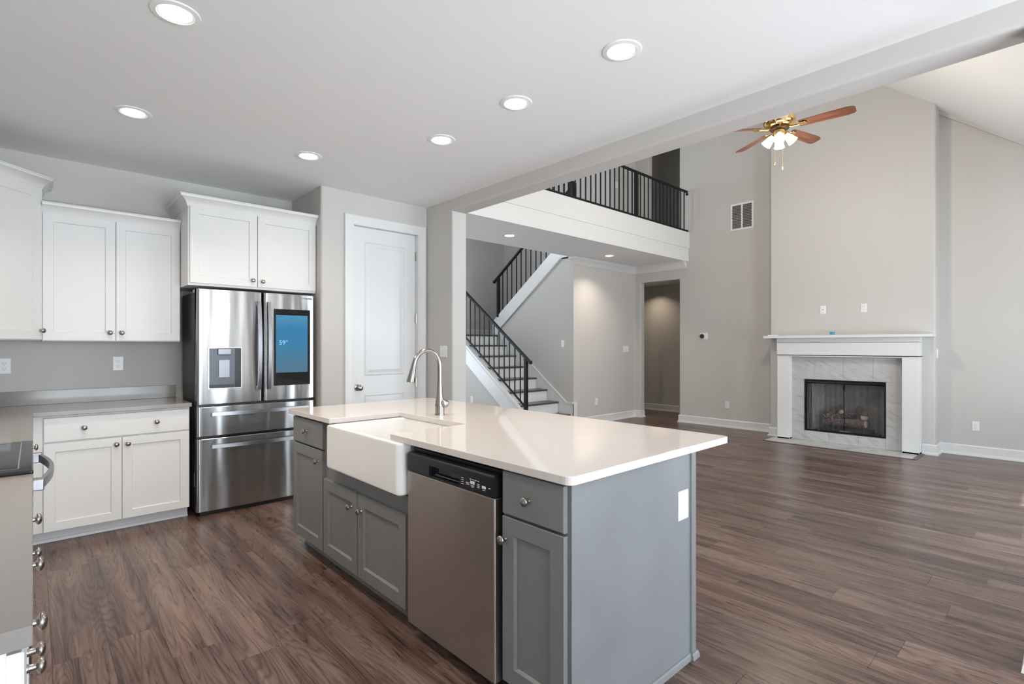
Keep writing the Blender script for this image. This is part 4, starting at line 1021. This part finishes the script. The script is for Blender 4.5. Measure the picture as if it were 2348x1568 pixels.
# lower railing
r_ = thing('stair_railing', 'black metal railing sloping along the lower stair flight', 'railing', (XS0, 5.79, 0.2)); O = (XS0, 5.79, 0.2)
def rail(par, x, ya, za, yb3, zb, w_, h_, name):
    MB().prism([(ya, za), (yb3, zb), (yb3, zb - h_), (ya, za - h_)], x - w_ / 2, x + w_ / 2, 0).build(name, BLACKM, par, smooth=False, off=O)
XR0 = XS0 + 0.02
s3 = (2.319 - 1.169) / (7.436 - 5.896) * 0.99
def ztop(y): return 1.135 + s3 * (y - 5.73)
def zbot(y): return 0.395 + 0.727 * (y - 5.79)
rail(r_, XR0, 5.70, ztop(5.70), 7.60, ztop(7.60), 0.045, 0.04, 'top_rail')
rail(r_, XR0, 5.79, zbot(5.79), 7.60, zbot(7.60), 0.025, 0.028, 'bottom_rail')
MB().box(XR0 - 0.026, XR0 + 0.026, 5.764, 5.816, 0.2, 1.15, 0.003, 1).build('newel_post', BLACKM, r_, off=O)
MB().box(XR0 - 0.024, XR0 + 0.024, 5.665, 5.71, 1.06, 1.115, 0.012, 3).build('rail_end', BLACKM, r_, off=O)
balusters(r_, [(XR0, y, zbot(y) - 0.01, ztop(y) - 0.02) for y in [5.79 + 0.127 * i for i in range(1, 15)]], 0.0075, O)
# upper flight
t = thing('upper_staircase', 'upper stair flight rising back toward the balcony with a white stringer', 'staircase', (XS1 + 0.5, 6.6, 1.55)); O = (XS1 + 0.5, 6.6, 1.55)
su = (2.91 - 1.822) / (7.693 - 6.209)
MB().prism([(7.693, 1.822), (5.78, 1.822 + su * (7.693 - 5.78)), (5.78, 2.84 + 0.0), (5.90, 2.84), (7.47, 1.712), (7.56, 1.56), (7.693, 1.56)], XS1 - 0.03, XS1 - 0.001, 0).build('stringer', TRIM, t, smooth=False, off=O)
MB().prism([(7.47, 1.712), (5.95, 2.839), (5.95, 2.813), (7.47, 1.686)], XS1 - 0.042, XS1 - 0.029, 0).box(XS1 - 0.042, XS1 - 0.029, 7.47, 7.50, 1.50, 1.71).build('stringer_bead', TRIM, t, smooth=False, off=O)
for i in range(8):
    y = 7.56 - RUN * i * 0.98; z = 1.555 + RISE * (i + 1)
    MB().box(XS1 + 0.002, XS2 - 0.005, y - RUN - 0.02, y + 0.02, z - 0.028, z, 0.006, 1).build('tread', TREAD, t, off=O)
    MB().box(XS1 + 0.002, XS2 - 0.005, y - 0.02, y - 0.006, z - RISE, z - 0.028).build('riser', TRIM, t, smooth=False, off=O)
r_ = thing('stair_railing', 'black metal railing sloping up the upper stair flight to the balcony', 'railing', (XS1, 7.54, 1.73)); O = (XS1, 7.54, 1.73)
sr = (3.104 - 2.636) / (7.623 - 6.963)
XR1 = XS1 - 0.015
def zt2(y): return 2.636 + sr * (7.623 - y)
def zb2(y): return 1.935 + su * (7.543 - y)
rail(r_, XR1, 7.66, zt2(7.66), 5.72, zt2(5.72), 0.045, 0.04, 'top_rail')
rail(r_, XR1, 7.543, zb2(7.543), 5.72, zb2(5.72), 0.025, 0.028, 'bottom_rail')
MB().box(XR1 - 0.026, XR1 + 0.026, 7.517, 7.569, 1.90, 2.66, 0.003, 1).build('newel_post', BLACKM, r_, off=O)
MB().box(XR1 - 0.024, XR1 + 0.024, 7.635, 7.69, 2.56, 2.62, 0.012, 3).build('rail_end', BLACKM, r_, off=O)
balusters(r_, [(XR1, y, zb2(y) - 0.01, zt2(y) - 0.02) for y in [7.543 - 0.127 * i for i in range(1, 15)]], 0.0075, O)
# guard rail upstairs at the edge of the stairwell
t = thing('landing_railing', 'black metal guard rail upstairs at the far edge of the walkway', 'railing', (XS1, 5.60, ZB1)); O = (XS1, 5.60, ZB1)
MB().box(3.2, 6.56, 5.582, 5.618, 4.02, 4.05, 0.004, 1).build('top_rail', BLACKM, t, off=O)
MB().box(3.2, 6.56, 5.588, 5.612, 3.340, 3.368, 0.003, 1).build('bottom_rail', BLACKM, t, off=O)
for x in (6.53,): MB().box(x - 0.045, x + 0.045, 5.555, 5.645, ZB1, 4.022, 0.003, 1).build('newel_post', BLACKM, t, off=O)
balusters(t, [(6.53 - 0.1116 * i, 5.60, 3.355, 4.03) for i in range(1, 30)], 0.0075, O)
base('baseboard_landing', [(XS0, 8.55), (XS2, 8.55)], 1, [(o_, z_ + 1.5545) for o_, z_ in bbp])

# ------------------------------------------------------------------ ceiling fan
hx, hy, hz = 5.73, 2.09, 3.60
t = thing('ceiling_fan', 'five blade walnut and brass ceiling fan with lit glass shades', 'ceiling fan', (hx, hy, hz))
MB().tube([(0, 0, 0.17), (0, 0, LC - hz - 0.05)], 0.013, 12).build('downrod', BRASS, t)
MB().lathe([(0.02, 0.0), (0.075, 0.0), (0.07, -0.04), (0.03, -0.08), (0.018, -0.085)], (0, 0, LC - hz), 'z', 24).build('canopy', BRASS, t)
MB().lathe([(0.02, 0.200), (0.028, 0.195), (0.030, 0.150), (0.10, 0.140), (0.145, 0.115), (0.155, 0.085), (0.150, 0.060), (0.128, 0.035), (0.09, 0.022), (0.07, 0.018)], (0, 0, 0), 'z', 40).build('motor_housing', BRASS, t)
MB().lathe([(0.088, 0.030), (0.095, 0.024), (0.095, 0.004), (0.085, -0.006), (0.02, -0.008)], (0, 0, 0), 'z', 32).build('motor_band', mat('motor_bronze', (0.10, 0.055, 0.03), 0.3, 0.8), t)
MB().lathe([(0.05, -0.006), (0.055, -0.012), (0.055, -0.060), (0.045, -0.075), (0.02, -0.082), (0.006, -0.084)], (0, 0, 0), 'z', 28).build('light_hub', BRASS, t)
A0 = -85
for i in range(5):
    a = A0 + 72 * i
    mb = MB(); B = mb.bm
    pr = [(0.185, 0.046), (0.22, 0.054), (0.42, 0.062), (0.60, 0.066), (0.655, 0.058), (0.675, 0.036)]
    outl = [(x, yy) for x, yy in pr] + [(x, -yy) for x, yy in reversed(pr)]
    mb.prism(outl, -0.003, 0.003, 2)
    mb.rot(-13, (0.4, 0, 0), 'X')
    bl = mb.build('blade', BLADE, t); bl.location = (0, 0, 0.010); bl.rotation_euler = (0, 0, R_(a))
    mb = MB().tube([(0.08, 0, 0.006), (0.12, 0, -0.006), (0.17, 0, -0.004), (0.20, 0, -0.007)], [0.012, 0.010, 0.012, 0.010], 8)
    mb.lathe([(0.001, -0.006), (0.042, -0.004), (0.044, 0.0), (0.001, 0.002)], (0.215, 0, -0.006), 'z', 18)
    mb.build('blade_iron', BRASS, bl)
for i in range(4):
    a = R_(20 + 90 * i); dx, dy = math.cos(a), math.sin(a)
    arm = MB().tube([(0.045 * dx, 0.045 * dy, -0.05), (0.055 * dx, 0.055 * dy, -0.055), (0.064 * dx, 0.064 * dy, -0.066)], [0.010, 0.012, 0.018], 10).build('lamp_arm', BRASS, t)
    p0 = Vector((0.062 * dx, 0.062 * dy, -0.066)); dirv = Vector((dx * 0.62, dy * 0.62, -0.78)).normalized()
    MB().tube([p0, p0 + dirv * 0.015, p0 + dirv * 0.045, p0 + dirv * 0.08, p0 + dirv * 0.105], [0.022, 0.028, 0.038, 0.044, 0.052], 20).build('lamp_shade', SHADE, t)
for (dx, dy, ln) in ((-0.03, 0.035, 0.25), (0.035, -0.02, 0.30)):
    pc = MB().tube([(dx, dy, -0.08), (dx, dy, -0.08 - ln)], 0.0016, 6).build('pull_chain', CHAIN, t)
    MB().lathe([(0.001, 0.0), (0.007, -0.006), (0.008, -0.016), (0.005, -0.022), (0.006, -0.034), (0.001, -0.036)], (dx, dy, -0.08 - ln), 'z', 12).build('pull_bob', CHAIN, pc)
l = bpy.data.lights.new('fan_lamp', 'POINT'); l.energy = 66; l.color = (1.0, 0.88, 0.72); l.shadow_soft_size = 0.12
o = bpy.data.objects.new('fan_lamp', l); COL.objects.link(o); o.location = (hx, hy, hz - 0.58)
